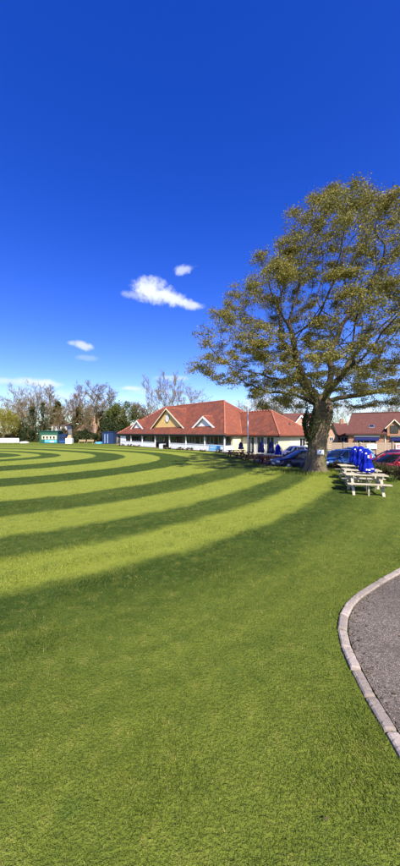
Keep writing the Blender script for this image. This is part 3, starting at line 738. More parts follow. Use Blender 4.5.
    # ivy on the shaded flank of the trunk
    nI = 2600; a = rg.normal(PI*1.02, .55, nI); z = np.clip(rg.normal(2.9, .55, nI), 1.7, 4.3); rr = .68+rg.uniform(-.04, .14, nI)+.17*np.exp(-((z-3.0)/.45)**2)*np.maximum(0, np.cos(a-PI*1.02))
    leaves('ivy', np.stack([.15+np.cos(a)*rr, np.sin(a)*rr, z], 1), .10, X['ivy'], root, 9)
    nI = 500; a = rg.normal(PI*1.5, .9, nI); z = rg.uniform(2.6, 4.2, nI); rr = .70+rg.uniform(-.03, .1, nI)
    leaves('ivy', np.stack([.25+np.cos(a)*rr, np.sin(a)*rr, z], 1), .09, X['ivy'], root, 10)
    return root, len(P), len(ends)
oak, _n, _e = make_oak(); print('oak nodes', _n, 'ends', _e)
# notice on the trunk
no = thing('tree_notice', 'small white notice with a dark emblem fixed to the oak trunk', 'sign', (7.18, 17.88, 1.26), R(-4))
MB().box((0, 0, 0), (.40, .02, .27)).build('board', X['white'], no, bevel=.004)
pv = [(math.cos(2*PI*i/10)*(.075 if i % 2 else .05), -.0125, math.sin(2*PI*i/10)*(.075 if i % 2 else .05)) for i in range(10)]
MB().slab(pv, (0, .003, 0)).build('emblem', X['midblue'], no)
MB().box((.0, -.0120, -.095), (.2, .003, .02)).build('caption_line', X['darkmetal'], no)

# ------------------------------------------------------------------ cricket pavilion
Uv = Vector((.654, -.757, 0)).normalized(); Wv = Vector((.757, .654, 0)).normalized()   # along the front / towards the back
PB = Vector((3.0, 36.0, 0)); LEN = 29.0; PA = PB-Uv*LEN; PW = 13.0; EZ = 2.28; SL = .77; TH = math.atan2(Uv.y, Uv.x)
def pp(t, s, z): return PA+Uv*t+Wv*s+Vector((0, 0, z))
pav = thing('cricket_pavilion', 'long red tiled pavilion with white verandah, tan gable and cream end wing', 'building', PB)
DN = Vector((0, 0, -.14))
RZ = EZ+SL*PW/2
rf = MB()
c = [pp(0, 0, EZ), pp(LEN, 0, EZ), pp(LEN, PW, EZ), pp(0, PW, EZ)]; r1 = pp(PW/2, PW/2, RZ); r2 = pp(LEN-PW/2, PW/2, RZ)
rf.slab([c[0], c[1], r2, r1], DN)
front = rf.build('roof', X['tile_red'], pav, True)
MB().slab([c[1], c[2], r2], DN).build('hip_slope', X['tile_red_lit'], front, True)
MB().slab([c[3], c[0], r1], DN).build('hip_slope', X['tile_red'], front, True)
MB().slab([c[2], c[3], r1, r2], DN).build('rear_slope', X['tile_red'], front, True)
def ridge_run(a, b, par, rad=.11, name='ridge_tiles'):
    a = Vector(a); b = Vector(b); n = max(2, int((b-a).length/.45)); mb = MB()
    for i in range(n):
        p = a.lerp(b, i/n); q = a.lerp(b, (i+1.06)/n); mb.tube([p, q], [rad*1.06, rad*.94], 8)
    return mb.build(name, X['ridge'], par, True)
up = Vector((0, 0, .02))
ridge_run(r1+up, r2+up, front); ridge_run(c[1]+up, r2+up, front, .13, 'hip_tiles'); ridge_run(c[0]+up, r1+up, front, .12, 'hip_tiles')
# front gable and the two dormers
def gable(tc_, s0, half, rise, face, parent, wall_name, ridge_tiles=True, board=.22, over=.3, tile='tile_red', bmat='white'):
    z0 = EZ+SL*s0-.05; zt = z0+rise; sb = (zt-EZ)/SL+.1
    g = MB().slab([pp(tc_-half+.1, s0, z0), pp(tc_+half-.1, s0, z0), pp(tc_, s0, zt-.1)], Wv*.1).build(wall_name, X[face], parent, True)
    for sgn in (-1, 1):
        k = half+.25; drop = rise*.25/half
        # roof slope of the gable, runs back into the main roof
        MB().slab([pp(tc_+sgn*k, s0-over, z0-drop+.06), pp(tc_, s0-over, zt+.06), pp(tc_, sb, zt+.06), pp(tc_+sgn*k, s0+.15, z0-drop+.06)], (0, 0, -.1)).build('roof_slope', X[tile], g, True)
        a = pp(tc_+sgn*(k+.02), s0-over-.04, z0-drop-.07); b = pp(tc_-sgn*.02, s0-over-.04-.005*sgn, zt-.05)
        MB().bar(a, b, .05, board, up=(0, 0, 1)).build('bargeboard', X[bmat], g, True)
    if ridge_tiles: ridge_run(pp(tc_, s0-over, zt+.09), pp(tc_, sb-.2, zt+.09), g, .09)
    return g, z0, zt
G, gz0, gzt = gable(15.0, 1.35, 4.35, 3.02, 'cladding', pav, 'gable_wall', board=.16, bmat='cream')
D1, _, _ = gable(23.7, 1.35, 2.0, 1.36, 'white', pav, 'dormer', board=.24, over=.22)
D2, _, _ = gable(5.5, 1.35, 2.0, 1.36, 'white', pav, 'dormer', board=.24, over=.22)
# round white clock on the gable
ck = MB(); cc = pp(15.0, 1.35-.03, gz0+1.45); ring = [cc+(Uv*math.cos(a)*.50+Vector((0, 0, math.sin(a)*.62))) for a in [2*PI*i/28 for i in range(28)]]
ck.slab(ring, Wv*-.06); ck_o = ck.build('clock', X['white'], G, True)
rim = MB(); rim.tube([p-Wv*.04 for p in ring]+[ring[0]-Wv*.04], .035, 6).build('clock_rim', X['fascia'], ck_o, True)
MB().bar(cc-Wv*.075, cc-Wv*.075+Vector((0, 0, .40)), .04, .015, up=Wv).build('clock_hand', X['darkmetal'], ck_o, True)
MB().bar(cc-Wv*.085, cc-Wv*.085+Uv*.24+Vector((0, 0, -.12)), .05, .015, up=Wv).build('clock_hand', X['darkmetal'], ck_o, True)
# fascia and gutter under the eaves
MB().bar(pp(-.02, .10, EZ-.20), pp(LEN+.02, .10, EZ-.20), .06, .16).build('fascia_board', X['fascia'], pav, True)
MB().bar(pp(LEN-.10, .14, EZ-.20), pp(LEN-.10, PW, EZ-.20), .06, .16).build('fascia_board', X['fascia'], pav, True)
MB().bar(pp(.10, .14, EZ-.20), pp(.10, PW, EZ-.20), .06, .16).build('fascia_board', X['fascia'], pav, True)
MB().tube([pp(-.1, -.05, EZ-.1), pp(LEN+.05, -.05, EZ-.1)], .055, 8).build('gutter', X['darkmetal'], pav, True)
MB().slab([pp(.2, .2, EZ-.30), pp(LEN-.2, .2, EZ-.30), pp(LEN-.2, 2.6, EZ-.30), pp(.2, 2.6, EZ-.30)], (0, 0, .04)).build('verandah_ceiling', X['inner'], pav, True)
# deck
MB().slab([pp(.3, .2, .10), pp(LEN-.3, .2, .10), pp(LEN-.3, 2.6, .10), pp(.3, 2.6, .10)], (0, 0, -.3)).build('verandah_floor', X['inner'], pav, True)
POSTS = [.9, 4.9, 8.9, 13.0, 17.0, 21.0, 25.0, 28.6]
po = None
for i, t in enumerate(POSTS):
    MB().box(pp(t, .32, EZ/2-.14), (.13, .13, EZ-.28), TH).build('post', X['white'], pav, True, bevel=.01)
MB().bar(pp(.6, .32, EZ-.36), pp(LEN-.3, .32, EZ-.36), .12, .14).build('verandah_beam', X['fascia'], pav, True)
for i in range(7):
    if i == 3: continue        # the open bay with the way in
    a, b = POSTS[i]+.075, POSTS[i+1]-.075
    MB().slab([pp(a, .30, .0), pp(b, .30, .0), pp(b, .30, .86), pp(a, .30, .86)], Wv*.05).build('verandah_panel', X['whiteboard'], pav, True)
    MB().bar(pp(a, .32, .89), pp(b, .32, .89), .14, .05).build('verandah_rail', X['white'], pav, True)
# first bay: tall white screen and grey gate at the end
MB().slab([pp(1.0, .28, .92), pp(2.9, .28, .92), pp(2.9, .28, EZ-.45), pp(1.0, .28, EZ-.45)], Wv*.05).build('wind_screen', X['whiteboard'], pav, True)
MB().slab([pp(.9, .35, 0), pp(.9, 3, 0), pp(.9, 3, EZ-.2), pp(.9, .35, EZ-.2)], Uv*-.1).build('end_wall', X['white'], pav, True)
# inner wall with windows and the doors
MB().slab([pp(.9, 2.5, 0), pp(LEN-.6, 2.5, 0), pp(LEN-.6, 2.5, EZ+.2), pp(.9, 2.5, EZ+.2)], Wv*.15).build('front_wall', X['inner'], pav, True)
def window(t, s, w, z0, z1, parent, nmull=2, axis='front', frame='white', depth=.05):
    """window on a wall: frame, panes and mullions"""
    if axis == 'front': o = lambda a, d, z: pp(t+a, s-d, z); e = Uv; n = Wv*-1
    else: o = lambda a, d, z: pp(t+d, s+a, z); e = Wv; n = Uv
    f = MB()
    f.bar(o(-w/2, depth/2, z0), o(w/2, depth/2, z0), depth+.02, .07); f.bar(o(-w/2, depth/2, z1), o(w/2, depth/2, z1), depth+.02, .07)
    for a in (-w/2, w/2): f.bar(o(a, depth/2, z0+.035), o(a, depth/2, z1-.035), .07, depth, up=n)
    fo = f.build('window', X[frame], parent, True)
    for k in range(nmull+1):
        a0 = -w/2+w*k/(nmull+1)+.03; a1 = -w/2+w*(k+1)/(nmull+1)-.03
        MB().slab([o(a0, .012, z0+.03), o(a1, .012, z0+.03), o(a1, .012, z1-.03), o(a0, .012, z1-.03)], n*.008).build('pane', X['glass'], fo, True)
        if k: MB().bar(o(a0-.03, depth/2, z0+.036), o(a0-.03, depth/2, z1-.036), .05, depth, up=n).build('mullion', X[frame], fo, True)
    return fo
for i in (0, 1, 2, 4, 5, 6):
    window((POSTS[i]+POSTS[i+1])/2, 2.5, 2.9, .95, 1.95, pav, 3)
dr = MB().slab([pp(13.9, 2.42, .1), pp(16.1, 2.42, .1), pp(16.1, 2.42, 2.05), pp(13.9, 2.42, 2.05)], Wv*.07).build('door', X['fascia'], pav, True)
for k in range(2):
    MB().slab([pp(14.05+k*1.05, 2.40, .9), pp(14.9+k*1.05, 2.40, .9), pp(14.9+k*1.05, 2.40, 1.95), pp(14.05+k*1.05, 2.40, 1.95)], Wv*.015).build('pane', X['glass'], dr, True)
    MB().bar(pp(14.93+k*.14, 2.38, 1.0), pp(14.93+k*.14, 2.38, 1.2), .03, .03).build('door_handle', X['metal'], dr, True)
# gable-end verandah return with panel and posts, then the cream end wall
MB().slab([pp(LEN-.36, .42, 0), pp(LEN-.36, 1.75, 0), pp(LEN-.36, 1.75, .86), pp(LEN-.36, .42, .86)], Uv*-.05).build('verandah_panel', X['whiteboard'], pav, True)
MB().slab([pp(LEN-.40, 1.8, -.4), pp(LEN-.40, PW-.4, -.4), pp(LEN-.40, PW-.4, EZ-.1), pp(LEN-.40, 1.8, EZ-.1)], Uv*-.2).build('end_wall', X['cream'], pav, True)
MB().slab([pp(LEN-.62, 1.8, 0), pp(LEN-.62, 2.5, 0), pp(LEN-.62, 2.5, EZ), pp(LEN-.62, 1.8, EZ)], Uv*-.1).build('side_wall', X['cream'], pav, True)
MB().slab([pp(.9, 3.05, 0), pp(.9, PW-.4, 0), pp(.9, PW-.4, EZ), pp(.9, 3.05, EZ)], Uv*.15).build('end_wall', X['white'], pav, True)
# --- lower wing at the right end
W0, WL, WD = 3.05, 5.6, 8.2      # set back from the front, length beyond the end, depth
q = [pp(LEN-4, W0, EZ-.08), pp(LEN+WL, W0, EZ-.08), pp(LEN+WL, W0+WD, EZ-.08), pp(LEN-4, W0+WD, EZ-.08)]
wz = EZ-.08+SL*WD/2; w1 = pp(LEN-4, W0+WD/2, wz); w2 = pp(LEN+WL-WD/2, W0+WD/2, wz)
wr = MB().slab([q[0], q[1], w2, w1], DN).build('wing_roof', X['tile_red'], pav, True)
MB().slab([q[1], q[2], w2], DN).build('hip_slope', X['tile_red_lit'], wr, True)
MB().slab([q[2], q[3], w1, w2], DN).build('rear_slope', X['tile_red'], wr, True)
ridge_run(w1+up, w2+up, wr); ridge_run(q[1]+up, w2+up, wr, .10, 'hip_tiles'); ridge_run(q[2]+up, w2+up, wr, .10, 'hip_tiles')
MB().bar(pp(LEN, W0+.10, EZ-.27), pp(LEN+WL-.13, W0+.10, EZ-.27), .06, .17).build('fascia_board', X['fascia'], wr, True)
MB().bar(pp(LEN+WL-.10, W0+.07, EZ-.275), pp(LEN+WL-.10, W0+WD, EZ-.275), .06, .17).build('fascia_board', X['fascia'], wr, True)
wb = -.7
MB().slab([pp(LEN-.38, W0+.5, wb), pp(LEN+WL-.5, W0+.5, wb), pp(LEN+WL-.5, W0+.5, EZ-.2), pp(LEN-.38, W0+.5, EZ-.2)], Wv*.2).build('wing_wall', X['cream'], pav, True)
MB().slab([pp(LEN+WL-.5, W0+.72, wb), pp(LEN+WL-.5, W0+WD-.4, wb), pp(LEN+WL-.5, W0+WD-.4, EZ-.2), pp(LEN+WL-.5, W0+.72, EZ-.2)], Uv*-.2).build('wing_wall', X['cream'], pav, True)
for a in (1.1, 2.55, 4.0): window(LEN+a, W0+.5, 1.05, -.05, 1.92, pav, 1)
window(LEN+WL-.5, W0+5.6, 1.3, .75, 1.75, pav, 1, 'end')
# soil pipe vent on the end hip and lead flashing at the valley
MB().tube([pp(LEN+2.2, W0+3.0, 3.9), pp(LEN+2.2, W0+3.0, 4.75)], .05, 8).build('vent_pipe', X['darkmetal'], wr, True)
vp = pp(LEN+WL-1.6, W0+WD/2+.4, 0)
MB().tube([vp+Vector((0, 0, 3.1)), vp+Vector((0, 0, 3.75))], [.09, .09], 8).build('vent_pipe', X['darkmetal'], wr, True)
ridge_run(pp(LEN, W0-.05, EZ+.02), pp(LEN-2.6, W0+2.52, EZ+2.0), front, .06, 'valley_strip')
# blue banner hung on the verandah panels
bn = thing('banner', 'light blue printed banner hung on the white verandah boards', 'banner', pp(26.9, .2, .05))
MB().slab([pp(25.9, .24, .06), pp(28.0, .24, .06), pp(28.0, .24, .86), pp(25.9, .24, .86)], Wv*.015).build('sheet', X['lightblue'], bn, True)
MB().slab([pp(27.35, .232, .38), pp(27.9, .232, .38), pp(27.9, .232, .8), pp(27.35, .232, .8)], Wv*.004).build('emblem', X['midblue'], bn, True)
for k, (a, b, z) in enumerate(((26.0, 27.2, .62), (26.0, 27.0, .46), (26.0, 27.9, .2))):
    MB().slab([pp(a, .232, z), pp(b, .232, z), pp(b, .232, z+.07), pp(a, .232, z+.07)], Wv*.004).build('print_strip', X['print_white'], bn, True)
# table, bench and chairs in the open bay
tb = thing('folding_table', 'white cloth-covered table in the open bay of the pavilion', 'table', pp(15.9, -.2, 0), TH)
MB().box((0, 0, .72), (1.0, .6, .04)).build('table_top', X['white'], tb); MB().box((0, -.29, .36), (1.0, .02, .7)).build('cloth_drop', X['white'], tb)
for sx in (-.42, .42):
    for sy in (-.22, .24): MB().bar((sx, sy, 0), (sx, sy, .7), .04, .04).build('leg', X['darkmetal'], tb)
def dark_chair(t, s, label, rz):
    ch = thing('patio_chair', label, 'chair', pp(t, s, .1 if s > .2 else 0), TH+rz, 'dark chairs in the pavilion entrance')
    MB().box((0, 0, .44), (.46, .46, .05)).build('seat', X['darkmetal'], ch); MB().box((0, .22, .72), (.46, .04, .5)).build('backrest', X['darkmetal'], ch)
    for sx in (-.2, .2):
        for sy in (-.2, .2): MB().bar((sx, sy, 0), (sx, sy, .43), .035, .035).build('leg', X['darkmetal'], ch)
dark_chair(14.2, .6, 'dark chair inside the pavilion entrance, beside the white post', .3)
dark_chair(15.0, .75, 'dark chair directly behind the white table in the open bay', -.2)
dark_chair(16.5, .8, 'dark chair inside the pavilion entrance, nearest the long white panel', 2.6)
# low border plants along the pavilion
rd = random.Random(3)
bd = ['clump against the pavilion corner post', 'clump below the tall white screen', 'clump left of the open entrance bay', 'clump right of the open entrance bay', 'rounded clump under the middle verandah panel', 'rounded clump next to the blue banner', 'dark clump below the blue banner', 'dark clump at the pavilion hip corner']
for t, lb in zip((2.6, 5.6, 8.2, 17.6, 20.4, 22.6, 25.4, 28.3), bd):
    b = bush('border_plant', 'low green '+lb, (.75, .4, .22), pp(t, -.35, 0), int(t*10), X['shrub'], 500, .12, 8, 'plant', 'border plants along the pavilion')
# flagpole
fp = at(248, 32.0)
fl = thing('flagpole', 'slim white flagpole in front of the cream pavilion wing', 'flagpole', fp)
MB().tube([(0, 0, 0), (0, 0, zz(405, 32)-fp.z)], [.075, .05], 10).build('pole', X['white'], fl)
MB().lathe([(0, .1), (.05, .07), (.07, 0), (.05, -.07), (0, -.1)][::-1], 10, (0, 0, zz(405, 32)-fp.z+.06)).build('finial', X['white'], fl)
MB().box((0, 0, .05), (.3, .3, .12)).build('base', X['kerb'], fl, bevel=.01)
# grey side gate between pavilion and navy store
gt = thing('side_gate', 'grey boarded gate between the pavilion and the navy store', 'gate', pp(-.9, .8, 0), TH)
for k in range(7): MB().box((-.75+k*.25, 0, .75), (.22, .03, 1.4)).build('board', X['fence'], gt)
for sx in (-.95, .95): MB().box((sx, 0, .8), (.12, .12, 1.6)).build('post', X['fence'], gt)

# ------------------------------------------------------------------ picnic tables and parasols
def picnic(label, m, loc, rz, group, Lg=1.5, prop=True):
    t = thing('picnic_table', label, 'table', loc, rz, group)
    pl = MB().box((0, 0, 0), (Lg, .128, .036)).build('plank', m, t, bevel=.005); pl.location = (0, -.282, .735)
    rd = random.Random(len(label))
    for k in range(1, 5):
        o = pl.copy(); C.objects.link(o); o.parent = t; o.location = (rd.uniform(-.008, .008), -.282+k*.141, .735+rd.uniform(-.003, .003))
    for s in (-1, 1):
        for k in (0, 1):
            o = pl.copy(); C.objects.link(o); o.parent = t; o.name = 'bench_plank'; o.location = (rd.uniform(-.008, .008), s*(.60+k*.135), .442+rd.uniform(-.002, .002))
    for x in (-Lg/2+.24, Lg/2-.24):
        for s in (-1, 1): MB().bar((x, s*.16, .70), (x, s*.62, -.03), .045, .095, up=(1, 0, 0)).build('leg', m, t, bevel=.004)
        MB().box((x+.046, 0, .395), (.04, 1.46, .095)).build('bench_bearer', m, t, bevel=.004)
        MB().box((x+.046, 0, .685), (.04, .66, .06)).build('top_bearer', m, t, bevel=.004)
        MB().bar((x+.06, 0, .40), (x*.28, 0, .70), .04, .07).build('brace', m, t)
    if prop: MB().bar((0, -.62, .424), (0, -.62, -.02), .05, .05).build('centre_prop', m, t)
    return t
def parasol(label, m, loc, top, group, prints=True, bottom=.86, seed=0, rad=.17):
    p = thing('parasol', label, 'parasol', loc, seed*1.3, group); rd = random.Random(seed)
    MB().tube([(0, 0, -.02), (0, 0, top+.05)], .019, 8).build('pole', X['bleached'] if prints else X['darkmetal'], p)
    h = top-bottom; n = 40; lv = [(0, .02), (.03, .05), (.10, .45), (.25, .72), (.45, .88), (.52, .72), (.56, .74), (.75, 1.0), (.92, 1.12), (1.0, 1.0)]
    vs = []; fs = []
    ph = [rd.uniform(0, 6) for _ in range(3)]
    for (f, q) in lv:
        for j in range(n):
            a = 2*PI*j/n; w = 1+.34*abs(math.sin(4*a+ph[0]))*min(1, f*3)-.20+.06*math.sin(3*a+ph[1]+f*4); dz = .07*abs(math.sin(4*a+ph[0])) if f > .95 else 0
            vs.append((rad*q*w*math.cos(a), rad*q*w*math.sin(a), top-h*f+dz))
    for i in range(len(lv)-1):
        for j in range(n): fs.append((i*n+j, (i+1)*n+j, (i+1)*n+(j+1) % n, i*n+(j+1) % n))
    cn = MB().add(vs, fs, True).build('canopy', m, p)
    MB().tube([(rad*.80*math.cos(a), rad*.80*math.sin(a), top-h*.54) for a in [2*PI*i/20 for i in range(21)]], .012, 6).build('tie_strap', m, cn)
    MB().lathe([(0, -.04), (.03, -.03), (.035, .02), (.015, .06), (0, .07)], 10, (0, 0, top+.05)).build('finial', X['bleached'] if prints else X['darkmetal'], p)
    if prints:     # white and red printing on the folds, curved with the cloth
        def patch(a0, a1, f0, f1, mm, nm):
            vs = []; fs = []; K = 6
            for i in range(K+1):
                a = a0+(a1-a0)*i/K
                for f in (f0, f1):
                    q = np.interp(f, [x[0] for x in lv], [x[1] for x in lv]); w = 1+.34*abs(math.sin(4*a+ph[0]))-.20+.06*math.sin(3*a+ph[1]+f*4)
                    rr = rad*q*w+.006; vs.append((rr*math.cos(a), rr*math.sin(a), top-h*f))
            for i in range(K): fs.append((2*i, 2*i+1, 2*i+3, 2*i+2))
            MB().add(vs, fs, True).build(nm, mm, cn)
        base = -PI/2-seed*1.3
        for (da, wd, f0, f1, mm, nm) in ((-.55, .20, .20, .25, 'print_white', 'lettering'), (-.2, .14, .29, .40, 'print_white', 'lettering'), (.35, .12, .24, .44, 'print_red', 'red_stripe'), (.75, .2, .34, .39, 'print_white', 'lettering'), (-.3, .26, .82, .88, 'print_white', 'lettering'), (.5, .16, .80, .84, 'print_white', 'lettering')):
            patch(base+da-wd, base+da+wd, f0, f1, X[mm], nm)
    return p
TB = [('bleached picnic table with full front bench clear on the lawn, first of three', 365, 12.0, -17), ('bleached picnic table sandwiched between the two others in its row', 361, 13.5, -14), ('bleached picnic table beside the hedge, its end towards the oak trunk', 354, 15.4, -10)]
PL = ['blue printed parasol, the lowest-hanging, on the picnic table out front', 'blue printed parasol on the sandwiched picnic table, between two other parasols', 'blue printed parasol on the picnic table beside the hedge']
TOPS = [447.5, 445, 445]; PU = [366.5, 361, 355.5]
for i, (lb, u, Y, rz) in enumerate(TB):
    picnic(lb, X['bleached'], at(u, Y), R(rz), 'bleached picnic tables in a row on the lawn')
    pw = at(PU[i], Y); parasol(PL[i], X['parasol'], pw, zz(TOPS[i], Y)-pw.z, 'blue parasols on the lawn tables', True, [.80, .86, .84][i], i, .24)
# terrace furniture in front of the cream wing
TT = [(236, 29.5, 8, 'dark red-stained picnic table by the pavilion hip corner, below the diagonal cream wall'), (245, 29.0, 25, 'dark red-stained picnic table at the foot of the white flagpole'), (254, 27.6, 4, 'dark red-stained picnic table between flagpole and the navy parasols'),
      (262, 26.6, -12, 'dark red-stained picnic table in front of the wing french doors'), (271, 25.6, 10, 'dark red-stained picnic table with the frontmost navy parasol beside it'), (282, 25.0, -6, 'dark red-stained picnic table next to the navy car')]
for (u, Y, rz, lb) in TT: picnic(lb, X['redwood'], at(u, Y), R(rz), 'dark picnic tables on the pavilion terrace', 1.8, False)
TP = [(241, 30.2, 441.5, 'closed navy parasol alone beside the pavilion corner, left of the flagpole'), (261.6, 28.4, 440.5, 'closed navy parasol right of the flagpole by the wing french doors'), (271.3, 27.4, 440.8, 'closed navy parasol between two others before the wing'), (278, 25.3, 443.5, 'closed navy parasol, the widest, next to the navy car')]
for i, (u, Y, v, lb) in enumerate(TP):
    w = at(u, Y); parasol(lb, X['parasol_dark'] if i < 3 else X['parasol'], w, zz(v, Y)-w.z, 'closed parasols on the pavilion terrace', False, .85, 5+i, .24)

# ------------------------------------------------------------------ cars
def car(label, m, loc, rz, Lc=4.1, Hc=1.46, Wc=1.76):
    c = thing('parked_car', label, 'car', loc, rz, 'cars parked behind the hedge')
    h = Lc/2
    # lower body: stations along x with (x, half width, belt height, floor height)
    st = [(-h, .62, .62, .42), (-h+.03, .74, .86, .30), (-h+.18, .83, .96, .24), (-h+.6, .875, .97, .2), (-.4, .88, .95, .2), (.45, .88, .93, .2), (h-1.05, .875, .90, .2), (h-.6, .86, .82, .2), (h-.25, .81, .73, .22), (h-.05, .70, .62, .28), (h, .58, .52, .36)]
    vs = []; fs = []; K = 14
    for (x, w, zt, zb) in st:
        w *= Wc/1.76
        ring = [(-.80, 0), (-.97, .10), (-1, .35), (-.995, .60), (-.95, .82), (-.86, .95), (-.55, 1.0), (.55, 1.0), (.86, .95), (.95, .82), (.995, .60), (1, .35), (.97, .10), (.80, 0)]
        for (a, b) in ring: vs.append((x, a*w, zb+b*(zt-zb)))
    for i in range(len(st)-1):
        for j in range(K): fs.append((i*K+j, i*K+(j+1) % K, (i+1)*K+(j+1) % K, (i+1)*K+j))
    fs.append(tuple(range(K))[::-1]); fs.append(tuple((len(st)-1)*K+j for j in range(K)))
    fs = [tuple(reversed(f)) for f in fs]
    body = MB().add(vs, fs, True).build('body', m, c)
    # cabin glass
    lv = [(.88, -h+.30, h-1.05, .80), (1.12, -h+.50, h-1.50, .735), (Hc-.10, -h+.74, h-1.93, .63), (Hc-.03, -h+.86, h-2.06, .57)]
    def ringpts(z, x0, x1, w, grow=0):
        w = w*Wc/1.76+grow; x0 -= grow; x1 += grow; cx = (x0+x1)/2; hx = (x1-x0)/2; out = []
        for j in range(24):
            a = 2*PI*j/24; ca, sa = math.cos(a), math.sin(a); e = .38
            out.append((cx+hx*math.copysign(abs(ca)**e, ca), w*math.copysign(abs(sa)**e, sa), z))
        return out
    vs = []
    for l in lv: vs += ringpts(*l)
    fs = [(i*24+j, i*24+(j+1) % 24, (i+1)*24+(j+1) % 24, (i+1)*24+j) for i in range(3) for j in range(24)]
    MB().add(vs, fs, True).build('cabin_glass', X['glass'], c)
    z, x0, x1, w = lv[2]; vs = ringpts(z-.02, x0, x1, w, .012)+ringpts(Hc-.02, x0+.10, x1-.10, w-.05)+ringpts(Hc, x0+.3, x1-.3, w-.25)
    fs = [(i*24+j, i*24+(j+1) % 24, (i+1)*24+(j+1) % 24, (i+1)*24+j) for i in range(2) for j in range(24)]+[tuple(48+j for j in range(24))]
    MB().add(vs, fs, True).build('roof', m, c)
    for s in (-1, 1):
        q = Wc/1.76
        for (a, b, wd) in (((h-1.10, s*.775*q, .88), (h-1.98, s*.60*q, Hc-.10), .05), ((-.1, s*.815*q, .90), (-.22, s*.64*q, Hc-.08), .045), ((-h+.42, s*.775*q, .9), (-h+.80, s*.60*q, Hc-.10), .09), ((.55-1.5, s*.812*q, .90), (-h+1.05, s*.64*q, Hc-.09), .03)):
            MB().tube([a, ((Vector(a)+Vector(b))/2+Vector((0, s*.015, .02))), b], wd, 6).build('pillar', m, c)
        mr = MB().lathe([(0, -.1), (.07, -.07), (.085, 0), (.07, .07), (0, .1)], 10, (h-1.25, s*.98*q, .97), 'Y').build('door_mirror', m, c)
        MB().box((h-.13, s*.62*q, .62), (.22, .26, .13)).build('headlight', X['lamp'], c, bevel=.04)
        MB().box((-h+.07, s*.66*q, .78), (.12, .18, .2)).build('tail_light', X['redlamp'], c, bevel=.03)
        MB().bar((.15, s*.892*q, .74), (.33, s*.892*q, .74), .02, .03).build('door_handle', X['darkmetal'], body)
        for x in (h-.82, -h+.78):
            MB().lathe([(.0, s*.868*q), (.37, s*.868*q), (.37, s*.884*q), (0, s*.884*q)][::s], 20, (x, 0, .33), 'Y').build('wheel_arch', X['rubber'], body)
            wh = MB().lathe([(.19, -.10), (.29, -.10), (.315, -.06), (.315, .06), (.29, .10), (.19, .10)], 24, (x, s*.83*q, .315), 'Y').build('wheel', X['rubber'], c)
            MB().lathe([(0, s*.075), (.05, s*.085), (.06, s*.06), (.17, s*.07), (.20, s*.095), (.20, -s*.05)][::s], 20, (x, s*.83*q, .315), 'Y').build('rim', X['rim'], wh)
    MB().box((h-.02, 0, .34), (.06, 1.2, .12)).build('grille', X['darkmetal'], c, bevel=.02)
    MB().box((h+.012, 0, .44), (.02, .5, .11)).build('number_plate', X['plate'], c)
    MB().box((-h-.005, 0, .60), (.02, .5, .11)).build('number_plate', X['plate'], c)
    return c
car('bright red hatchback behind the hedge, nose towards the blue parasols', X['car_red'], at(394, 18.6), R(196))
car('maroon saloon parked beyond the bright red hatchback', X['car_maroon'], at(396, 22.4), R(190), 4.3)
car('mid blue hatchback right of the oak trunk, its nose by the trunk', X['car_blue'], at(339, 22.7), R(200), 4.0)
car('pale blue car parked between the mid blue hatchback and the parasols', X['car_light'], at(352, 26.0), R(205), 4.1)
car('navy car in the shade, left of the oak trunk', X['car_navy_shaded'], at(299, 22.9), R(188), 4.1, 1.42)
car('white car parked against the cream pavilion wing', X['car_white'], at(303, 29.5), R(8), 4.0)

# ------------------------------------------------------------------ hedge, fence, plants near the tables
HG = [(336, 20.9, .55, .42, 'dark clipped hedge clump behind the oak, in front of the blue cars'), (345, 20.1, .6, .42, 'dark clipped hedge clump behind the picnic table parasols'), (356, 19.0, .65, .40, 'dark hedge clump hidden mostly behind the blue parasols'),
      (373, 17.2, .62, .42, 'reddish dark hedge clump just right of the blue parasols'), (386, 16.3, .68, .44, 'reddish dark hedge clump in front of the red hatchback bonnet'), (399, 15.6, .7, .46, 'reddish dark hedge clump in front of the red hatchback door'), (413, 15.0, .7, .45, 'reddish dark hedge clump at the far end of the hedge')]
for i, (u, Y, e, h, lb) in enumerate(HG):
    bush('hedge_clump', lb, (e, .45, h), at(u, Y)+Vector((0, 0, -.04)), 40+i, X['hedge'], 3000, .085, 22, 'hedge', 'hedge clumps along the car park', rl=.2)
for i, (u, Y, lb) in enumerate([(384, 15.2, 'bright strap-leaved plant at the foot of the reddish hedge'), (392, 14.8, 'bright strap-leaved plant nearest the lawn edge under the hedge'), (376, 15.8, 'bright strap-leaved plant beside the parasols at the hedge foot')]):
    t = thing('border_plant', lb, 'plant', at(u, Y), i, 'strap-leaved plants under the hedge'); mb = MB(); rd = random.Random(i)
    for k in range(60):
        a = rd.uniform(0, 2*PI); l = rd.uniform(.2, .42); w = .014; d = Vector((math.cos(a), math.sin(a), 0)); s = Vector((-d.y, d.x, 0))*w; b = d*rd.uniform(0, .22)
        p = [b, b+d*l*.3+Vector((0, 0, l*.7)), b+d*l*.75+Vector((0, 0, l*.8))]
        mb.add([p[0]-s, p[0]+s, p[1]+s, p[1]-s, p[2]], [(0, 1, 2, 3), (3, 2, 4)])
    mb.build('foliage', X['plantgreen'], t)
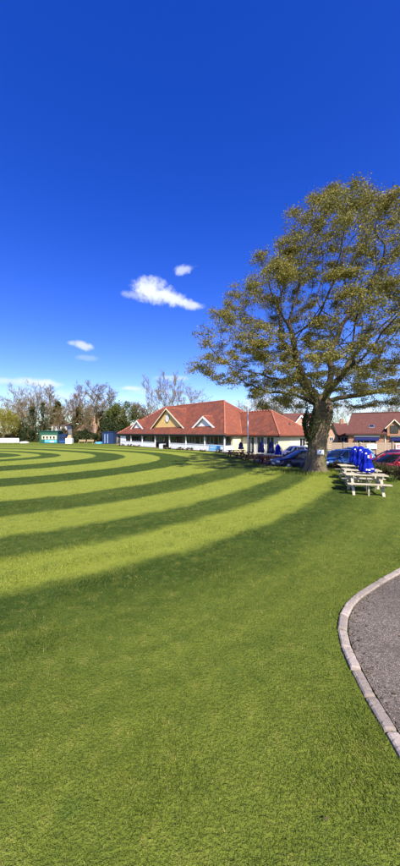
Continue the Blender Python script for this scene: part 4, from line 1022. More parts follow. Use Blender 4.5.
# bank of rougher grass at the foot of the oak
rg = np.random.default_rng(21); n = 9000
a = rg.uniform(0, 2*PI, n); rr = .7+np.abs(rg.normal(0, .55, n)); gx_ = OAK.x+np.cos(a)*rr*1.5; gy_ = OAK.y+np.sin(a)*rr
e2 = 5000; gx_ = np.concatenate([gx_, rg.uniform(5.0, 9.2, e2)]); gy_ = np.concatenate([gy_, 19.6+rg.normal(0, .35, e2)-(gx_[n:]-7)*.12]); n += e2
h = rg.uniform(.06, .2, n); w = rg.uniform(.008, .014, n); b = rg.uniform(0, 2*PI, n); z = np.array([gz(p, q) for p, q in zip(gx_, gy_)])
Vb = np.stack([np.stack([gx_-np.cos(b)*w, gy_-np.sin(b)*w, z-.01], 1), np.stack([gx_+np.cos(b)*w, gy_+np.sin(b)*w, z-.01], 1), np.stack([gx_+rg.normal(0, .06, n), gy_+rg.normal(0, .06, n), z+h], 1)], 1).reshape(-1, 3)
rgss = npmesh('rough_grass', Vb, np.arange(len(Vb)).reshape(-1, 3), X['blade'], kind='stuff'); tag(rgss, 'longer rough grass round the foot of the oak', 'grass')
# timber fence behind the cars
FA = at(327, 31.0); FB = at(425, 31.0)
fn = thing('timber_fence', 'pale boarded timber fence behind the parked cars', 'fence', (FA+FB)/2)
npan = 6; d = (FB-FA)/npan; ang = math.atan2(d.y, d.x); fz = -.3; ft = zz(442.5, 31)
for i in range(npan+1):
    p = FA+d*i; MB().box((p.x, p.y-.06, (ft+.06+fz)/2), (.11, .1, ft+.06-fz)).build('post', X['fence'], fn, True)
for i in range(npan):
    a = FA+d*i; b = FA+d*(i+1)
    for k in range(8):
        z = fz+.12+k*(ft-fz-.1)/8; MB().box(((a.x+b.x)/2, (a.y+b.y)/2+.01*(k % 2), z+.07), (d.length-.02, .025, (ft-fz)/8-.035)).build('board', X['fence'], fn, True)
b1 = thing('banner', 'white advertising banner tied to the timber fence, above the parasols', 'banner', at(372, 30.9, .9)); b1.location = at(372, 30.85, .9)
MB().box((0, 0, .12), (.95, .02, .52)).build('sheet', X['white'], b1); MB().box((0, -.013, .2), (.6, .006, .09)).build('print_strip', X['midblue'], b1)
b2 = thing('banner', 'pink and white banner on the fence, above the red cars', 'banner', at(400, 30.85, .9))
MB().box((0, 0, .12), (.9, .02, .56)).build('sheet', X['white'], b2); MB().box((-.05, -.013, .14), (.55, .006, .34)).build('print_block', X['print_red'], b2); MB().box((-.05, -.019, .14), (.3, .005, .12)).build('print_strip', X['print_white'], b2)

# ------------------------------------------------------------------ houses on the right
class Frame:
    def __init__(s, o, ang): s.o = Vector(o); s.x = Vector((math.cos(ang), math.sin(ang), 0)); s.y = Vector((-math.sin(ang), math.cos(ang), 0))
    def __call__(s, a, b, z): return s.o+s.x*a+s.y*b+Vector((0, 0, z))
def hwin(fr, a, b, z0, z1, parent, w, frame='white', name='window', nm=1, side='front'):
    if side == 'front': o = lambda q, dd, z: fr(a+q, b-dd, z)
    else: o = lambda q, dd, z: fr(a-dd, b+q, z)
    n = (o(0, 1, 0)-o(0, 0, 0))
    f = MB(); f.bar(o(-w/2, .03, z0), o(w/2, .03, z0), .09, .07); f.bar(o(-w/2, .03, z1), o(w/2, .03, z1), .07, .07)
    for q in (-w/2, w/2): f.bar(o(q, .03, z0+.036), o(q, .03, z1-.036), .06, .07, up=n)
    fo = f.build(name, X[frame], parent, True)
    for k in range(nm+1):
        q0 = -w/2+w*k/(nm+1)+.02; q1 = -w/2+w*(k+1)/(nm+1)-.02
        MB().slab([o(q0, .015, z0+.03), o(q1, .015, z0+.03), o(q1, .015, z1-.03), o(q0, .015, z1-.03)], n*.008).build('pane', X['glass'], fo, True)
        if k: MB().bar(o(q0-.02, .03, z0+.037), o(q0-.02, .03, z1-.037), .05, .06, up=n).build('mullion', X[frame], fo, True)
    return fo
# A: long brown-roofed house with dormer and blue awnings
YA = 42.0; oA = at(345.5, YA, 0); fA = Frame(oA, R(-28))
hA = thing('brick_house', 'long brick house with big brown tiled roof, skylight and gabled dormer', 'house', oA)
LA = 15.0; eA = 2.38; rA = zz(413.8, 46.3); dA = 4.8; inset = .7
roof = MB().slab([fA(0, 0, eA), fA(LA, 0, eA), fA(LA, dA, rA), fA(inset*.92, dA, rA)], (0, 0, -.15)).build('roof', X['tile_brown'], hA, True)
MB().slab([fA(0, 2*dA, eA), fA(0, 0, eA), fA(inset*.92, dA, rA)], (0, 0, -.15)).build('hip_slope', X['tile_brown'], roof, True)
MB().slab([fA(LA, 2*dA, eA), fA(0, 2*dA, eA), fA(inset*.92, dA, rA), fA(LA, dA, rA)], (0, 0, -.15)).build('rear_slope', X['tile_brown'], roof, True)
mbx = MB(); mbx.tube([fA(inset*.92, dA, rA+.03), fA(LA, dA, rA+.03)], .1, 6); mbx.build('ridge_tiles', X['tile_brown'], roof, True)
wl = MB().slab([fA(.35, .4, -.4), fA(LA, .4, -.4), fA(LA, .4, eA), fA(.35, .4, eA)], fA.y*.25).build('wall', X['brick'], hA, True)
MB().slab([fA(.35, .66, -.4), fA(.35, 2*dA-.4, -.4), fA(.35, 2*dA-.4, eA), fA(.35, .66, eA)], fA.x*.25).build('wall', X['brick'], hA, True)
MB().bar(fA(0, .05, eA-.2), fA(LA, .05, eA-.2), .06, .18).build('fascia_board', X['fascia'], hA, True)
sk = MB().slab([fA(2.9, 1.2, eA+(rA-eA)*1.2/dA+.05), fA(3.55, 1.2, eA+(rA-eA)*1.2/dA+.05), fA(3.55, 1.85, eA+(rA-eA)*1.85/dA+.05), fA(2.9, 1.85, eA+(rA-eA)*1.85/dA+.05)], (0, 0, -.12)).build('skylight', X['metal'], roof, True)
MB().slab([fA(2.98, 1.28, eA+(rA-eA)*1.28/dA+.075), fA(3.47, 1.28, eA+(rA-eA)*1.28/dA+.075), fA(3.47, 1.77, eA+(rA-eA)*1.77/dA+.075), fA(2.98, 1.77, eA+(rA-eA)*1.77/dA+.075)], (0, 0, -.02)).build('pane', X['glass'], sk, True)
# dormer breaking the eaves
da, dw, dz = 5.75, .78, eA+.95
dm_ = MB().slab([fA(da-dw, -.02, eA-.35), fA(da+dw, -.02, eA-.35), fA(da+dw, -.02, dz), fA(da, -.02, dz+.85), fA(da-dw, -.02, dz)], fA.y*1.9).build('dormer', X['brick'], hA, True)
hwin(fA, da, -.03, eA+.05, eA+.95, dm_, .85, 'fascia')
for s in (-1, 1):
    MB().slab([fA(da+s*(dw+.25), -.25, dz-.27), fA(da, -.25, dz+.92), fA(da, 2.9, dz+.92), fA(da+s*(dw+.25), 1.6, dz-.27)], (0, 0, -.1)).build('roof_slope', X['tile_brown'], dm_, True)
    MB().bar(fA(da+s*(dw+.27), -.28, dz-.36), fA(da-s*.01, -.28-.004*s, dz+.82), .05, .11).build('bargeboard', X['cream'], dm_, True)
for (a, w, lb) in ((2.6, 2.9, ''), (6.9, 3.0, ''), (11.0, 2.9, '')):
    aw = MB().slab([fA(a-w/2, .38, 1.78), fA(a+w/2, .38, 1.78), fA(a+w/2, .02, 1.50), fA(a-w/2, .02, 1.50)], (0, 0, .04)).build('awning', X['parasol_dark'], hA, True)
    MB().slab([fA(a-w/2, .01, 1.52), fA(a+w/2, .01, 1.52), fA(a+w/2, .01, 1.36), fA(a-w/2, .01, 1.36)], fA.y*.02).build('valance', X['parasol_dark'], aw, True)
    MB().bar(fA(a-w/2-.1, .33, 1.94), fA(a+w/2+.1, .33, 1.94), .12, .22).build('awning_box', X['white'], aw, True)
    hwin(fA, a, .4, .1, 1.45, hA, w*.8, 'white', nm=2)
MB().bar(fA(4.75, .34, 0), fA(4.75, .34, 2.2), .09, .09).build('downpipe', X['white'], hA, True)
# B: brick house left of it, gable to the viewer and side roof
YB = 50.0; oB = at(324.5, YB, 0); fB = Frame(oB, R(-14))
hB = thing('brick_house', 'orange brick house with steep gable and brown roof, right of the oak trunk', 'house', oB)
gw = 2.1; eB = 1.75; pk = zz(422.5, 50)
wB = MB().slab([fB(0, 0, -.4), fB(gw, 0, -.4), fB(gw, 0, eB), fB(gw/2, 0, pk-.12), fB(0, 0, eB)], fB.y*7).build('wall', X['brickpale'], hB, True)
MB().slab([fB(gw, .9, -.4), fB(gw+3.0, .9, -.4), fB(gw+3.0, .9, 2.2), fB(gw, .9, 2.2)], fB.y*5).build('wall', X['brick'], hB, True)
for s in (-1, 1):
    a0 = gw/2+s*(gw/2+.18); rs = (pk-eB)/(gw/2)
    MB().slab([fB(a0, -.25, eB-.18*rs+.1), fB(gw/2, -.25, pk+.1), fB(gw/2, 7.2, pk+.1), fB(a0, 7.2, eB-.18*rs+.1)], (0, 0, -.14)).build('roof_slope', X['tile_brown'], hB, True)
    MB().bar(fB(a0, -.28, eB-.18*rs-.05), fB(gw/2, -.28, pk-.02), .05, .2).build('bargeboard', X['fascia'] if s > 0 else X['cream'], hB, True)
MB().slab([fB(gw/2, .55, 2.15), fB(gw+2.3, .55, 2.15), fB(gw+2.0, 3.2, pk-.02), fB(gw/2, 3.2, pk-.02)], (0, 0, -.14)).build('roof', X['tile_brown'], hB, True)
gb = gw+2.2
MB().slab([fB(gb-.3, .2, -.4), fB(gb+1.1, .2, -.4), fB(gb+1.1, .2, 2.0), fB(gb+.35, .2, 3.75), fB(gb-.3, .2, 2.0)], fB.y*3).build('cross_gable', X['brickpale'], hB, True)
for s in (-1, 1):
    MB().slab([fB(gb+.4+s*.95, 0, 1.85), fB(gb+.4, 0, 3.95), fB(gb+.4, 3.4, 3.95), fB(gb+.4+s*.95, 3.4, 1.85)], (0, 0, -.12)).build('roof_slope', X['tile_brown'], hB, True)
    MB().bar(fB(gb+.4+s*.96, -.03, 1.72), fB(gb+.4, -.03-.003*s, 3.83), .05, .18).build('bargeboard', X['cream'], hB, True)
hwin(fB, gw/2, 0, 1.1, 1.7, hB, .6); hwin(fB, gw+1.1, .9, 1.0, 1.7, hB, .9); hwin(fB, gb+.4, .2, 1.2, 1.9, hB, .6)
MB().box(fB(gw+1.2, 3.2, pk+.2), (.55, .45, 1.0), R(-14)).build('chimney', X['brick'], hB, True)
# low white wall by the trunk
wb_ = at(326.5, 33, 0)
ww = thing('garden_wall', 'short white rendered wall with coping right behind the oak trunk', 'wall', wb_)
MB().box((0, 0, .45), (1.0, .2, 1.5)).build('panel', X['cream'], ww); MB().box((0, 0, 1.23), (1.1, .28, .07)).build('coping', X['kerb'], ww)
# C: roof and white-edged gable beyond the pavilion wing
YC = 68.0; oC = at(286, YC, 0); fC = Frame(oC, R(-6))
hC = thing('brick_house', 'distant brick house with white-edged gable showing above the pavilion wing', 'house', oC)
pkC = zz(413.0, 70); LCc = 6.2
MB().slab([fC(0, 0, -.4), fC(LCc, 0, -.4), fC(LCc, 0, 4.4), fC(0, 0, 4.4)], fC.y*6).build('wall', X['brick'], hC, True)
rc = MB().slab([fC(-.3, -.3, 4.3), fC(LCc+.3, -.3, 4.3), fC(LCc+.3, 3, pkC), fC(-.3, 3, pkC)], (0, 0, -.15)).build('roof', X['tile_brown'], hC, True)
MB().slab([fC(LCc+.3, 6.3, 4.3), fC(-.3, 6.3, 4.3), fC(-.3, 3, pkC), fC(LCc+.3, 3, pkC)], (0, 0, -.15)).build('rear_slope', X['tile_brown'], rc, True)
gcx = 3.2
gC = MB().slab([fC(gcx-1.5, -.6, -.4), fC(gcx+1.5, -.6, -.4), fC(gcx+1.5, -.6, 4.3), fC(gcx, -.6, 6.25), fC(gcx-1.5, -.6, 4.3)], fC.y*2.5).build('gable_wall', X['brickpale'], hC, True)
for s in (-1, 1):
    MB().slab([fC(gcx+s*1.75, -.85, 4.05), fC(gcx, -.85, 6.4), fC(gcx, 2.6, 6.4), fC(gcx+s*1.75, 2.6, 4.05)], (0, 0, -.12)).build('roof_slope', X['tile_brown'], gC, True)
    MB().bar(fC(gcx+s*1.78, -.88, 3.92), fC(gcx, -.88-.003*s, 6.27), .06, .26).build('bargeboard', X['white'], gC, True)
hwin(fC, gcx, -.6, 3.3, 4.3, gC, 1.1)

# ------------------------------------------------------------------ far side of the field, left
# white boundary screen
sc_ = thing('sight_screen', 'low white boarded sight screen beyond the mown field', 'sight screen', at(4, 71))
for k in range(5): MB().box((-2.8+k*1.42, 0, .66), (1.38, .05, 1.04)).build('panel', X['white'], sc_)
for k in range(4):
    MB().box((-2.1+k*1.42, .12, .55), (.07, .09, 1.1)).build('strut', X['white'], sc_)
    MB().lathe([(.0, -.04), (.13, -.04), (.13, .04), (0, .04)], 12, (-2.1+k*1.42, .12, .13), 'Y').build('wheel', X['rubber'], sc_)
lw = thing('roller_cover', 'small low white cover on the boundary next to the sight screen', 'cover', at(23.5, 70))
MB().slab([(-.85, 0, 0), (.85, 0, 0), (.8, 0, .32), (.0, 0, .45), (-.8, 0, .32)], (0, .8, 0)).build('sheet', X['white'], lw); MB().box((0, -.02, .03), (1.8, .06, .06)).build('rail', X['metal'], lw)
# green scorers hut with navy end
YH = 69.0; oH = at(39.5, YH); fH = Frame(oH, 0)
hut = thing('scorers_hut', 'green wooden hut with four white-framed windows and light blue lower panel', 'hut', oH)
hw = (58-39.5)/300*YH; hh = zz(431.5, YH)
MB().slab([fH(0, 0, 0), fH(hw, 0, 0), fH(hw, 0, hh), fH(0, 0, hh)], fH.y*2.4).build('wall', X['hutgreen'], hut, True)
MB().slab([fH(-.15, -.2, hh), fH(hw+.15, -.2, hh), fH(hw+.15, 2.6, hh+.14), fH(-.15, 2.6, hh+.14)], (0, 0, .1)).build('roof', X['hutgreen'], hut, True)
MB().slab([fH(.55, -.03, .95), fH(hw-.3, -.03, .95), fH(hw-.3, -.03, 1.85), fH(.55, -.03, 1.85)], fH.y*.02).build('window_band', X['cream'], hut, True)
for k in range(4): hwin(fH, 1.0+k*.78, -.04, 1.05, 1.72, hut, .5, 'cream', nm=0)
MB().slab([fH(1.2, -.03, .2), fH(hw-.3, -.03, .2), fH(hw-.3, -.03, .85), fH(1.2, -.03, .85)], fH.y*.02).build('blue_panel', X['lightblue'], hut, True)
MB().slab([fH(2.4, -.036, .25), fH(3.3, -.036, .25), fH(3.3, -.036, .6), fH(2.4, -.036, .6)], fH.y*.005).build('white_lettering', X['print_white'], hut, True)
st_ = thing('equipment_store', 'dark navy steel store beside the green scorers hut', 'shed', at(58.6, YH)); fS = Frame(st_.location, 0)
MB().slab([fS(0, 0, 0), fS(1.75, 0, 0), fS(1.75, 0, 2.0), fS(0, 0, 2.0)], fS.y*2.4).build('wall', X['navy'], st_, True)
MB().slab([fS(-.05, -.1, 2.0), fS(1.85, -.1, 2.0), fS(1.85, 2.5, 2.1), fS(-.05, 2.5, 2.1)], (0, 0, .08)).build('roof', X['navy'], st_, True)
for k in range(2): hwin(fS, .5+k*.75, -.01, 1.1, 1.65, st_, .5, 'navy', nm=0)
MB().slab([fS(.2, -.02, .35), fS(1.5, -.02, .35), fS(1.5, -.02, .5), fS(.2, -.02, .5)], fS.y*.01).build('stripe', X['midblue'], st_, True)
bx = thing('white_cabin', 'small white cabin with tan canvas top beside the navy store', 'cabin', at(69.5, 68)); 
MB().box((0, 0, .6), (1.45, 1.0, 1.2)).build('wall', X['white'], bx, bevel=.03); MB().slab([(-.5, -.4, 1.2), (.55, -.4, 1.2), (.45, -.3, 1.9), (-.1, -.3, 2.05)], (0, .7, 0)).build('canvas_top', X['tan'], bx)
cv = thing('pitch_cover', 'low bright blue pitch cover on the boundary by the navy nets store', 'cover', at(98.5, 68))
MB().slab([(-.9, 0, .0), (.9, 0, .0), (.85, 0, .25), (0, 0, .42), (-.85, 0, .25)], (0, 1.2, 0)).build('sheet', X['lightblue'], cv)
for x in (-.7, .7): MB().lathe([(0, -.03), (.1, -.03), (.1, .03), (0, .03)], 10, (x, -.05, .1), 'Y').build('wheel', X['rubber'], cv)
ns = thing('nets_store', 'tall navy clad store with paler door strips left of the pavilion', 'shed', at(102.3, 66)); fN = Frame(ns.location, R(-6))
nw = 2.5; nh = zz(432.3, 66)
MB().slab([fN(0, 0, 0), fN(nw, 0, 0), fN(nw, 0, nh), fN(0, 0, nh)], fN.y*3).build('wall', X['navy'], ns, True)
MB().slab([fN(-.1, -.12, nh), fN(nw+.1, -.12, nh), fN(nw+.1, 3.1, nh+.1), fN(-.1, 3.1, nh+.1)], (0, 0, .08)).build('roof', X['navy'], ns, True)
for k in range(11): MB().slab([fN(.1+k*.225, -.03, .1), fN(.18+k*.225, -.03, .1), fN(.18+k*.225, -.03, nh-.1), fN(.1+k*.225, -.03, nh-.1)], fN.y*.029).build('cladding_rib', X['navy'], ns, True)
for a in (.52, 1.15): MB().slab([fN(a, -.05, .15), fN(a+.18, -.05, .15), fN(a+.18, -.05, nh-.4), fN(a, -.05, nh-.4)], fN.y*.018).build('door_strip', mat('pale_blue_paint', (.25, .36, .52), None, 3, .5) if a < 1 else bpy.data.materials['pale_blue_paint'], ns, True)
for (u, lb) in ((82, 'brown slatted bench by the dark bushes'), (90, 'brown slatted bench next to the blue pitch cover')):
    bq = thing('park_bench', lb+' on the boundary', 'bench', at(u, 68.5), 0, 'benches on the boundary')
    for k in range(4): MB().box((0, -.2+k*.13, .44), (1.5, .1, .035)).build('seat_slat', X['tan'], bq)
    for k in range(3): MB().box((0, .25, .56+k*.13), (1.5, .03, .1)).build('back_slat', X['tan'], bq)
    for sx in (-.65, .65):
        MB().box((sx, -.18, .22), (.07, .07, .44)).build('leg', X['tan'], bq); MB().box((sx, .27, .45), (.07, .05, .9)).build('leg', X['tan'], bq)
# far houses
wh = thing('white_house', 'white rendered house with dark windows, glimpsed above the green hut', 'house', at(51.5, 79, 0)); fW = Frame(wh.location, R(4))
MB().slab([fW(0, 0, 0), fW(3.9, 0, 0), fW(3.9, 0, 4.55), fW(0, 0, 4.55)], fW.y*4).build('wall', X['white'], wh, True)
wr_ = MB().slab([fW(-.2, -.25, 4.5), fW(4.1, -.25, 4.5), fW(4.1, 2.0, 4.85), fW(-.2, 2.0, 4.85)], (0, 0, -.12)).build('roof', X['tile_brown'], wh, True)
MB().slab([fW(4.1, 4.25, 4.5), fW(-.2, 4.25, 4.5), fW(-.2, 2.0, 4.85), fW(4.1, 2.0, 4.85)], (0, 0, -.12)).build('rear_slope', X['tile_brown'], wr_, True)
for a in (.7, 1.9, 3.1): hwin(fW, a, 0, 3.3, 4.2, wh, .7, 'white')
for a in (1.0, 2.9): hwin(fW, a, 0, 1.0, 2.2, wh, 1.0, 'white')
bh = thing('brick_house', 'pinkish brick cottage with tall chimney stack among the far trees', 'house', at(77.5, 77.5, 0)); fT = Frame(bh.location, R(8))
MB().slab([fT(0, 0, 0), fT(4.6, 0, 0), fT(4.6, 0, 3.0), fT(0, 0, 3.0)], fT.y*4).build('wall', X['brickpale'], bh, True)
rt_ = MB().slab([fT(-.3, -.3, 2.9), fT(4.9, -.3, 2.9), fT(4.9, 2.0, 4.5), fT(.8, 2.0, 4.5)], (0, 0, -.14)).build('roof', X['tile_faded'], bh, True)
MB().slab([fT(4.9, 4.3, 2.9), fT(-.3, 4.3, 2.9), fT(.8, 2.0, 4.5), fT(4.9, 2.0, 4.5)], (0, 0, -.14)).build('rear_slope', X['tile_red_lit'], rt_, True)
chn = MB().slab([fT(3.3, -.5, 0), fT(4.8, -.5, 0), fT(4.8, -.5, 4.3), fT(4.45, -.5, 5.1), fT(4.45, -.5, 6.4), fT(3.6, -.5, 6.4), fT(3.6, -.5, 5.1), fT(3.3, -.5, 4.3)], fT.y*.48).build('chimney_stack', X['brickpale'], bh, True)
MB().box(fT(4.02, -.26, 6.48), (1.0, .62, .16), R(8)).build('chimney_cap', X['brick'], chn, True)
for a in (.9, 2.3): hwin(fT, a, 0, 1.1, 2.2, bh, 1.0)
sw = thing('brick_cottage', 'low brick outbuilding with red roof seen between willow and ivy tree', 'cottage', at(17, 84, 0)); fO = Frame(sw.location, 0)
MB().slab([fO(0, 0, 0), fO(3.2, 0, 0), fO(3.2, 0, 2.3), fO(0, 0, 2.3)], fO.y*3).build('wall', X['brickpale'], sw, True)
MB().slab([fO(-.2, -.2, 2.25), fO(3.4, -.2, 2.25), fO(3.4, 1.5, 3.2), fO(-.2, 1.5, 3.2)], (0, 0, -.1)).build('roof', X['tile_red'], sw, True)
MB().slab([fO(3.4, 3.2, 2.25), fO(-.2, 3.2, 2.25), fO(-.2, 1.5, 3.2), fO(3.4, 1.5, 3.2)], (0, 0, -.1)).build('roof', X['tile_red'], sw, True)
hwin(fO, .9, 0, .9, 1.8, sw, .8); hwin(fO, 2.3, 0, .9, 1.8, sw, .8)

# ------------------------------------------------------------------ background trees
GB = 'bare trees beyond the field'
H0 = 18.0
t1 = bare_tree('bare_tree', 'x', H0, .34, 1, X['barkgrey'], X['bud'], GB, .44, .26, .35)
t2 = bare_tree('bare_tree', 'x', H0, .30, 2, X['barkgrey'], X['bud'], GB, .30, .2, .7, nch=(17, 8, 6))
t3 = bare_tree('bare_tree', 'x', H0, .36, 3, X['barkbrown'], X['redbud'], GB, .36, .34, .4, buds=7500)
t4 = bare_tree('bare_tree', 'x', H0, .40, 4, X['barkgrey'], X['bud'], GB, .42, .3, .45, nch=(10, 7, 6), fork=3, buds=8000)
used = set(); TOPZ = {}
def plant(pr, u, Y, topv, rz, label, wide=1.0):
    zs = max(v_.co.z for v_ in [c for c in pr.children if c.name.startswith('trunk')][0].data.vertices) if pr.name not in TOPZ else TOPZ[pr.name]; TOPZ[pr.name] = zs
    wide *= 1.32; h = (zz(topv, Y))/zs; loc = at(u, Y, 0)
    if pr.name in used: o = dup(pr, loc, rz, label, (h*wide, h*wide, h))
    else: used.add(pr.name); o = pr; o.location = loc; o.rotation_euler.z = rz; o.scale = (h*wide, h*wide, h); o['label'] = label
    return o
plant(t4, 34, 84, 381, .3, 'wide bare tree with forked trunk behind the green hut, rising beside the ivy column', .85)
plant(t1, 20, 98, 391, 1.2, 'thin grey bare tree between the willow and the forked tree')
plant(t1, 8, 104, 399, 2.7, 'faint bare tree rising behind the yellow willow')
plant(t2, 52, 94, 383, .5, 'slender upright bare tree behind the broad conifer', 1.1)
plant(t3, 71, 88, 391, 2.1, 'reddish-budded bare tree between the two conifers', .8)
plant(t3, 80, 96, 382, .9, 'taller reddish-budded bare tree above the brick cottage', .62)
plant(t2, 98, 82, 380, 1.9, 'upright grey bare tree behind the cottage chimney, tall and fan-shaped', 1.5)
plant(t2, 109, 86, 386, 3.3, 'upright grey bare tree behind the tall navy store', 1.2)
plant(t1, 90, 100, 398, 4.1, 'short bare tree filling the gap left of the chimney')
plant(t4, 168, 82, 371, 1.4, 'broad bare tree towering behind the pavilion gable', .78)
plant(t1, 190, 88, 383, 2.2, 'bare tree behind the pavilion ridge, right of the towering one', 1.0)
plant(t1, 150, 90, 396, .4, 'smaller bare tree behind the left pavilion dormer', 1.2)
plant(t3, 141, 80, 400, 4.6, 'brownish bare tree beside the green broadleaf behind the pavilion', 1.2)
plant(t4, 262, 74, 392, 2.6, 'bare tree behind the pavilion wing ridge, left of the distant gable', 1.1)
plant(t1, 283, 80, 396, 5.0, 'pale bare tree behind the distant white-edged gable', 1.2)
plant(t2, 300, 84, 401, 1.1, 'low bare tree showing under the oak limbs left of the trunk', 1.6)
plant(t1, 341, 90, 401, 3.8, 'faint bare tree in the gap between the two brick houses', 1.1)
plant(t4, 392, 80, 396, 5.2, 'bare tree behind the long brown-roofed house', 1.0)
plant(t3, 26, 108, 400, .7, 'faint brownish bare tree behind the big brown thicket', 1.3)
plant(t4, 64, 110, 398, 2.0, 'faint bare tree behind the gap between the conifers', 1.1)
plant(t3, 88, 108, 402, 3.0, 'faint brownish bare tree behind the second conifer', 1.3)
plant(t4, 117, 106, 400, 4.4, 'faint bare tree above the fresh green broadleaf', 1.0)
plant(t1, 46, 112, 399, 5.5, 'faint bare tree behind the broad conifer and hut ivy', 1.3)
plant(t2, 87, 75.5, 402, 2.2, 'young bare tree growing right before the brick cottage roof', 1.2)
plant(t2, 58, 77.5, 405, 5.1, 'young bare tree growing right before the white house', 1.2)
plant(t1, 245, 92, 400, 1.7, 'faint bare tree just right of the pavilion hip', 1.2)
# ivy columns
iv = thing('ivy_tree', 'dark ivy-clad trunk column left of the green hut', 'tree', at(32, 80, 0)); MB().tube([(0, 0, 0), (.3, 0, 4), (-.5, 0, 9.5), (-.8, 0, 12)], [.3, .24, .14, .03], 8).build('trunk', X['barkbrown'], iv); ivy_column(iv, 9.4, 1.5, 31, n=3000)
iv = thing('ivy_tree', 'dark ivy-clad trunk directly behind the green hut', 'tree', at(43, 80, 0)); MB().tube([(0, 0, 0), (-.2, 0, 4), (.3, 0, 9.5), (.5, 0, 13)], [.3, .24, .14, .03], 8).build('trunk', X['barkbrown'], iv); ivy_column(iv, 10.5, 1.3, 32, n=2800)
iv = thing('ivy_tree', 'dark ivy-clad trunk behind the cottage chimney', 'tree', at(102, 84, 0)); MB().tube([(0, 0, 0), (-.2, 0, 4), (.1, 0, 9.5), (.2, 0, 11)], [.3, .24, .14, .03], 8).build('trunk', X['barkbrown'], iv); ivy_column(iv, 8.6, 2.3, 33, n=3600)
def place(o, u, Y): o.location = at(u, Y, 0); return o
place(conifer('conifer', 'broad olive conifer directly above the green hut roof', zz(401, 89), 2.7, 51, X['conifer'], 'conifers beyond the field'), 57.5, 89)
place(conifer('conifer', 'narrower dark conifer between white house and brick cottage', zz(406.5, 88), 2.3, 52, X['conifer'], 'conifers beyond the field'), 79, 88)
place(conifer('conifer', 'dark conifer behind the tall chimney of the brick cottage', zz(412, 92), 2.4, 53, X['conifer'], 'conifers beyond the field'), 98, 92)
# willow
wi = thing('willow_tree', 'yellow-green weeping willow above the white sight screen', 'tree', at(3, 76, 0)); rg = np.random.default_rng(61)
MB().tube([(0, 0, 0), (.3, 0, 2.5), (-.2, 0, 6.0)], [.4, .3, .15], 8).build('trunk', X['barkbrown'], wi)
ns_ = 700; a = rg.uniform(0, 2*PI, ns_); rr = 3.3*np.sqrt(rg.uniform(.02, 1, ns_)); zt = 9.0-.19*rr**2+rg.uniform(-.9, .3, ns_); ln = rg.uniform(2.2, 5.4, ns_)
P = []
for i in range(ns_):
    k = rg.uniform(0, 1, 20); P.append(np.stack([np.cos(a[i])*(rr[i]+.25*k)+.15*rg.normal(size=20), np.sin(a[i])*(rr[i]+.25*k)+.15*rg.normal(size=20), np.maximum(.6, zt[i]-ln[i]*k)], 1))
leaves('crown', np.concatenate(P), .26, X['willow'], wi, 61, asp=.35)
# green broadleaf mass behind the pavilion's left end
leafy_tree('broadleaf_tree', 'green broadleaf tree in fresh leaf behind the left end of the pavilion', zz(398.5, 78), 4.6, at(122, 78, 0), 71, X['springleaf'], 9000, .32, 46)
leafy_tree('broadleaf_tree', 'darker green tree between the navy store and the fresh green one', zz(412, 76), 2.6, at(110, 76, 0), 72, X['shrub'], 5000, .28, 30)
leafy_tree('broadleaf_tree', 'olive brown leafing tree behind the left pavilion dormer', zz(404, 84), 3.4, at(141, 86, 0), 73, X['brownshrub'], 4200, .26, 34)
leafy_tree('broadleaf_tree', 'olive tree behind the distant gable, under the oak limbs', zz(405, 76), 3.0, at(276, 82, 0), 74, X['brownshrub'], 3600, .26, 30)
leafy_tree('broadleaf_tree', 'small yellow-green leafing tree between the ivy trunks and the willow', zz(417, 82), 2.6, at(21, 83, 0), 75, X['springleaf'], 3200, .24, 26)
leafy_tree('broadleaf_tree', 'small olive-green leafing tree behind the rounded dark bush, left of the navy store', zz(418, 82), 2.4, at(91, 83, 0), 76, X['springleaf'], 2800, .24, 26)
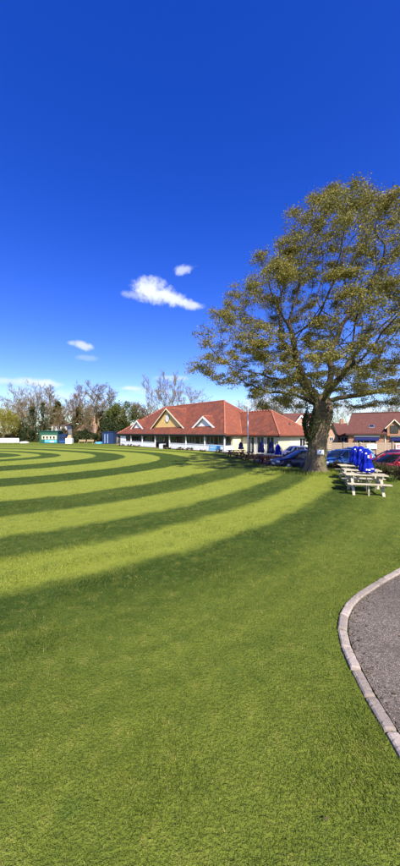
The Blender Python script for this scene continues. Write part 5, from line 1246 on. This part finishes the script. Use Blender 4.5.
# undergrowth along the boundary
SH = [(-8, 77, 3.4, 2.0, 'shrub', 'dark evergreen thicket under the yellow willow'), (13, 79, 2.8, 1.5, 'brownshrub', 'brownish bush between willow and brick outbuilding'), (27, 79, 2.6, 2.0, 'shrub', 'dark evergreen bush left of the ivy column'),
      (48, 75, 2.6, 1.45, 'brownshrub', 'brown thicket right behind the green hut'), (66, 74.5, 2.0, 1.35, 'brownshrub', 'brown thicket behind the white cabin'), (81, 73, 2.7, 1.25, 'shrub', 'low spreading dark green bush in front of the brick cottage'), (91, 74, 2.2, 1.4, 'shrub', 'rounded dark green bush left of the tall navy store'),
      (101, 79, 2.6, 2.2, 'brownshrub', 'tall brown thicket behind the tall navy store'), (113, 73, 2.4, 2.5, 'shrub', 'tall dark evergreen bush behind the side gate'), (126, 74, 3.2, 2.4, 'shrub', 'dark evergreen bush under the fresh green tree'), (20, 90, 3.6, 2.9, 'brownshrub', 'big brown thicket above the brick outbuilding'), (72, 84, 2.6, 2.9, 'brownshrub', 'brown thicket left of the brick cottage roof'), (6, 90, 4, 2.6, 'brownshrub', 'brown thicket behind the willow'),
      (36, 92, 4, 3.4, 'brownshrub', 'tall brown thicket behind the ivy-clad trunks'), (62, 100, 5, 2.6, 'shrub', 'dark thicket behind the white rendered house'), (100, 98, 5, 3.2, 'brownshrub', 'brown thicket far behind the brick cottage'), (-22, 82, 4, 2.6, 'shrub', 'dark evergreen thicket left of the willow'), (66, 96, 4.5, 4.2, 'brownshrub', 'tall brown thicket between the two conifers'), (88, 94, 4.5, 4.0, 'brownshrub', 'tall brown thicket between conifer and chimney'), (47, 97, 4.0, 4.0, 'brownshrub', 'tall brown thicket left of the broad conifer'), (62.5, 76.5, 1.1, 1.85, 'brownshrub', 'narrow brown bush hiding one end of the white house'), (84, 74.6, 1.8, 1.75, 'shrub', 'upright dark bush before the cottage door'), (52, 77, 1.0, 1.9, 'shrub', 'narrow dark bush at the left end of the white house'), (77, 75, 1.5, 1.6, 'brownshrub', 'brown bush at the left end of the brick cottage')]
for i, (u, Y, e, h, m, lb) in enumerate(SH):
    bush('shrub', lb, (e, e*.6, h), at(u, Y, 0), 80+i, X[m], 2600, .30, 20, 'shrub', 'shrubs along the far boundary', rl=h*.42)
S.render.film_transparent = False
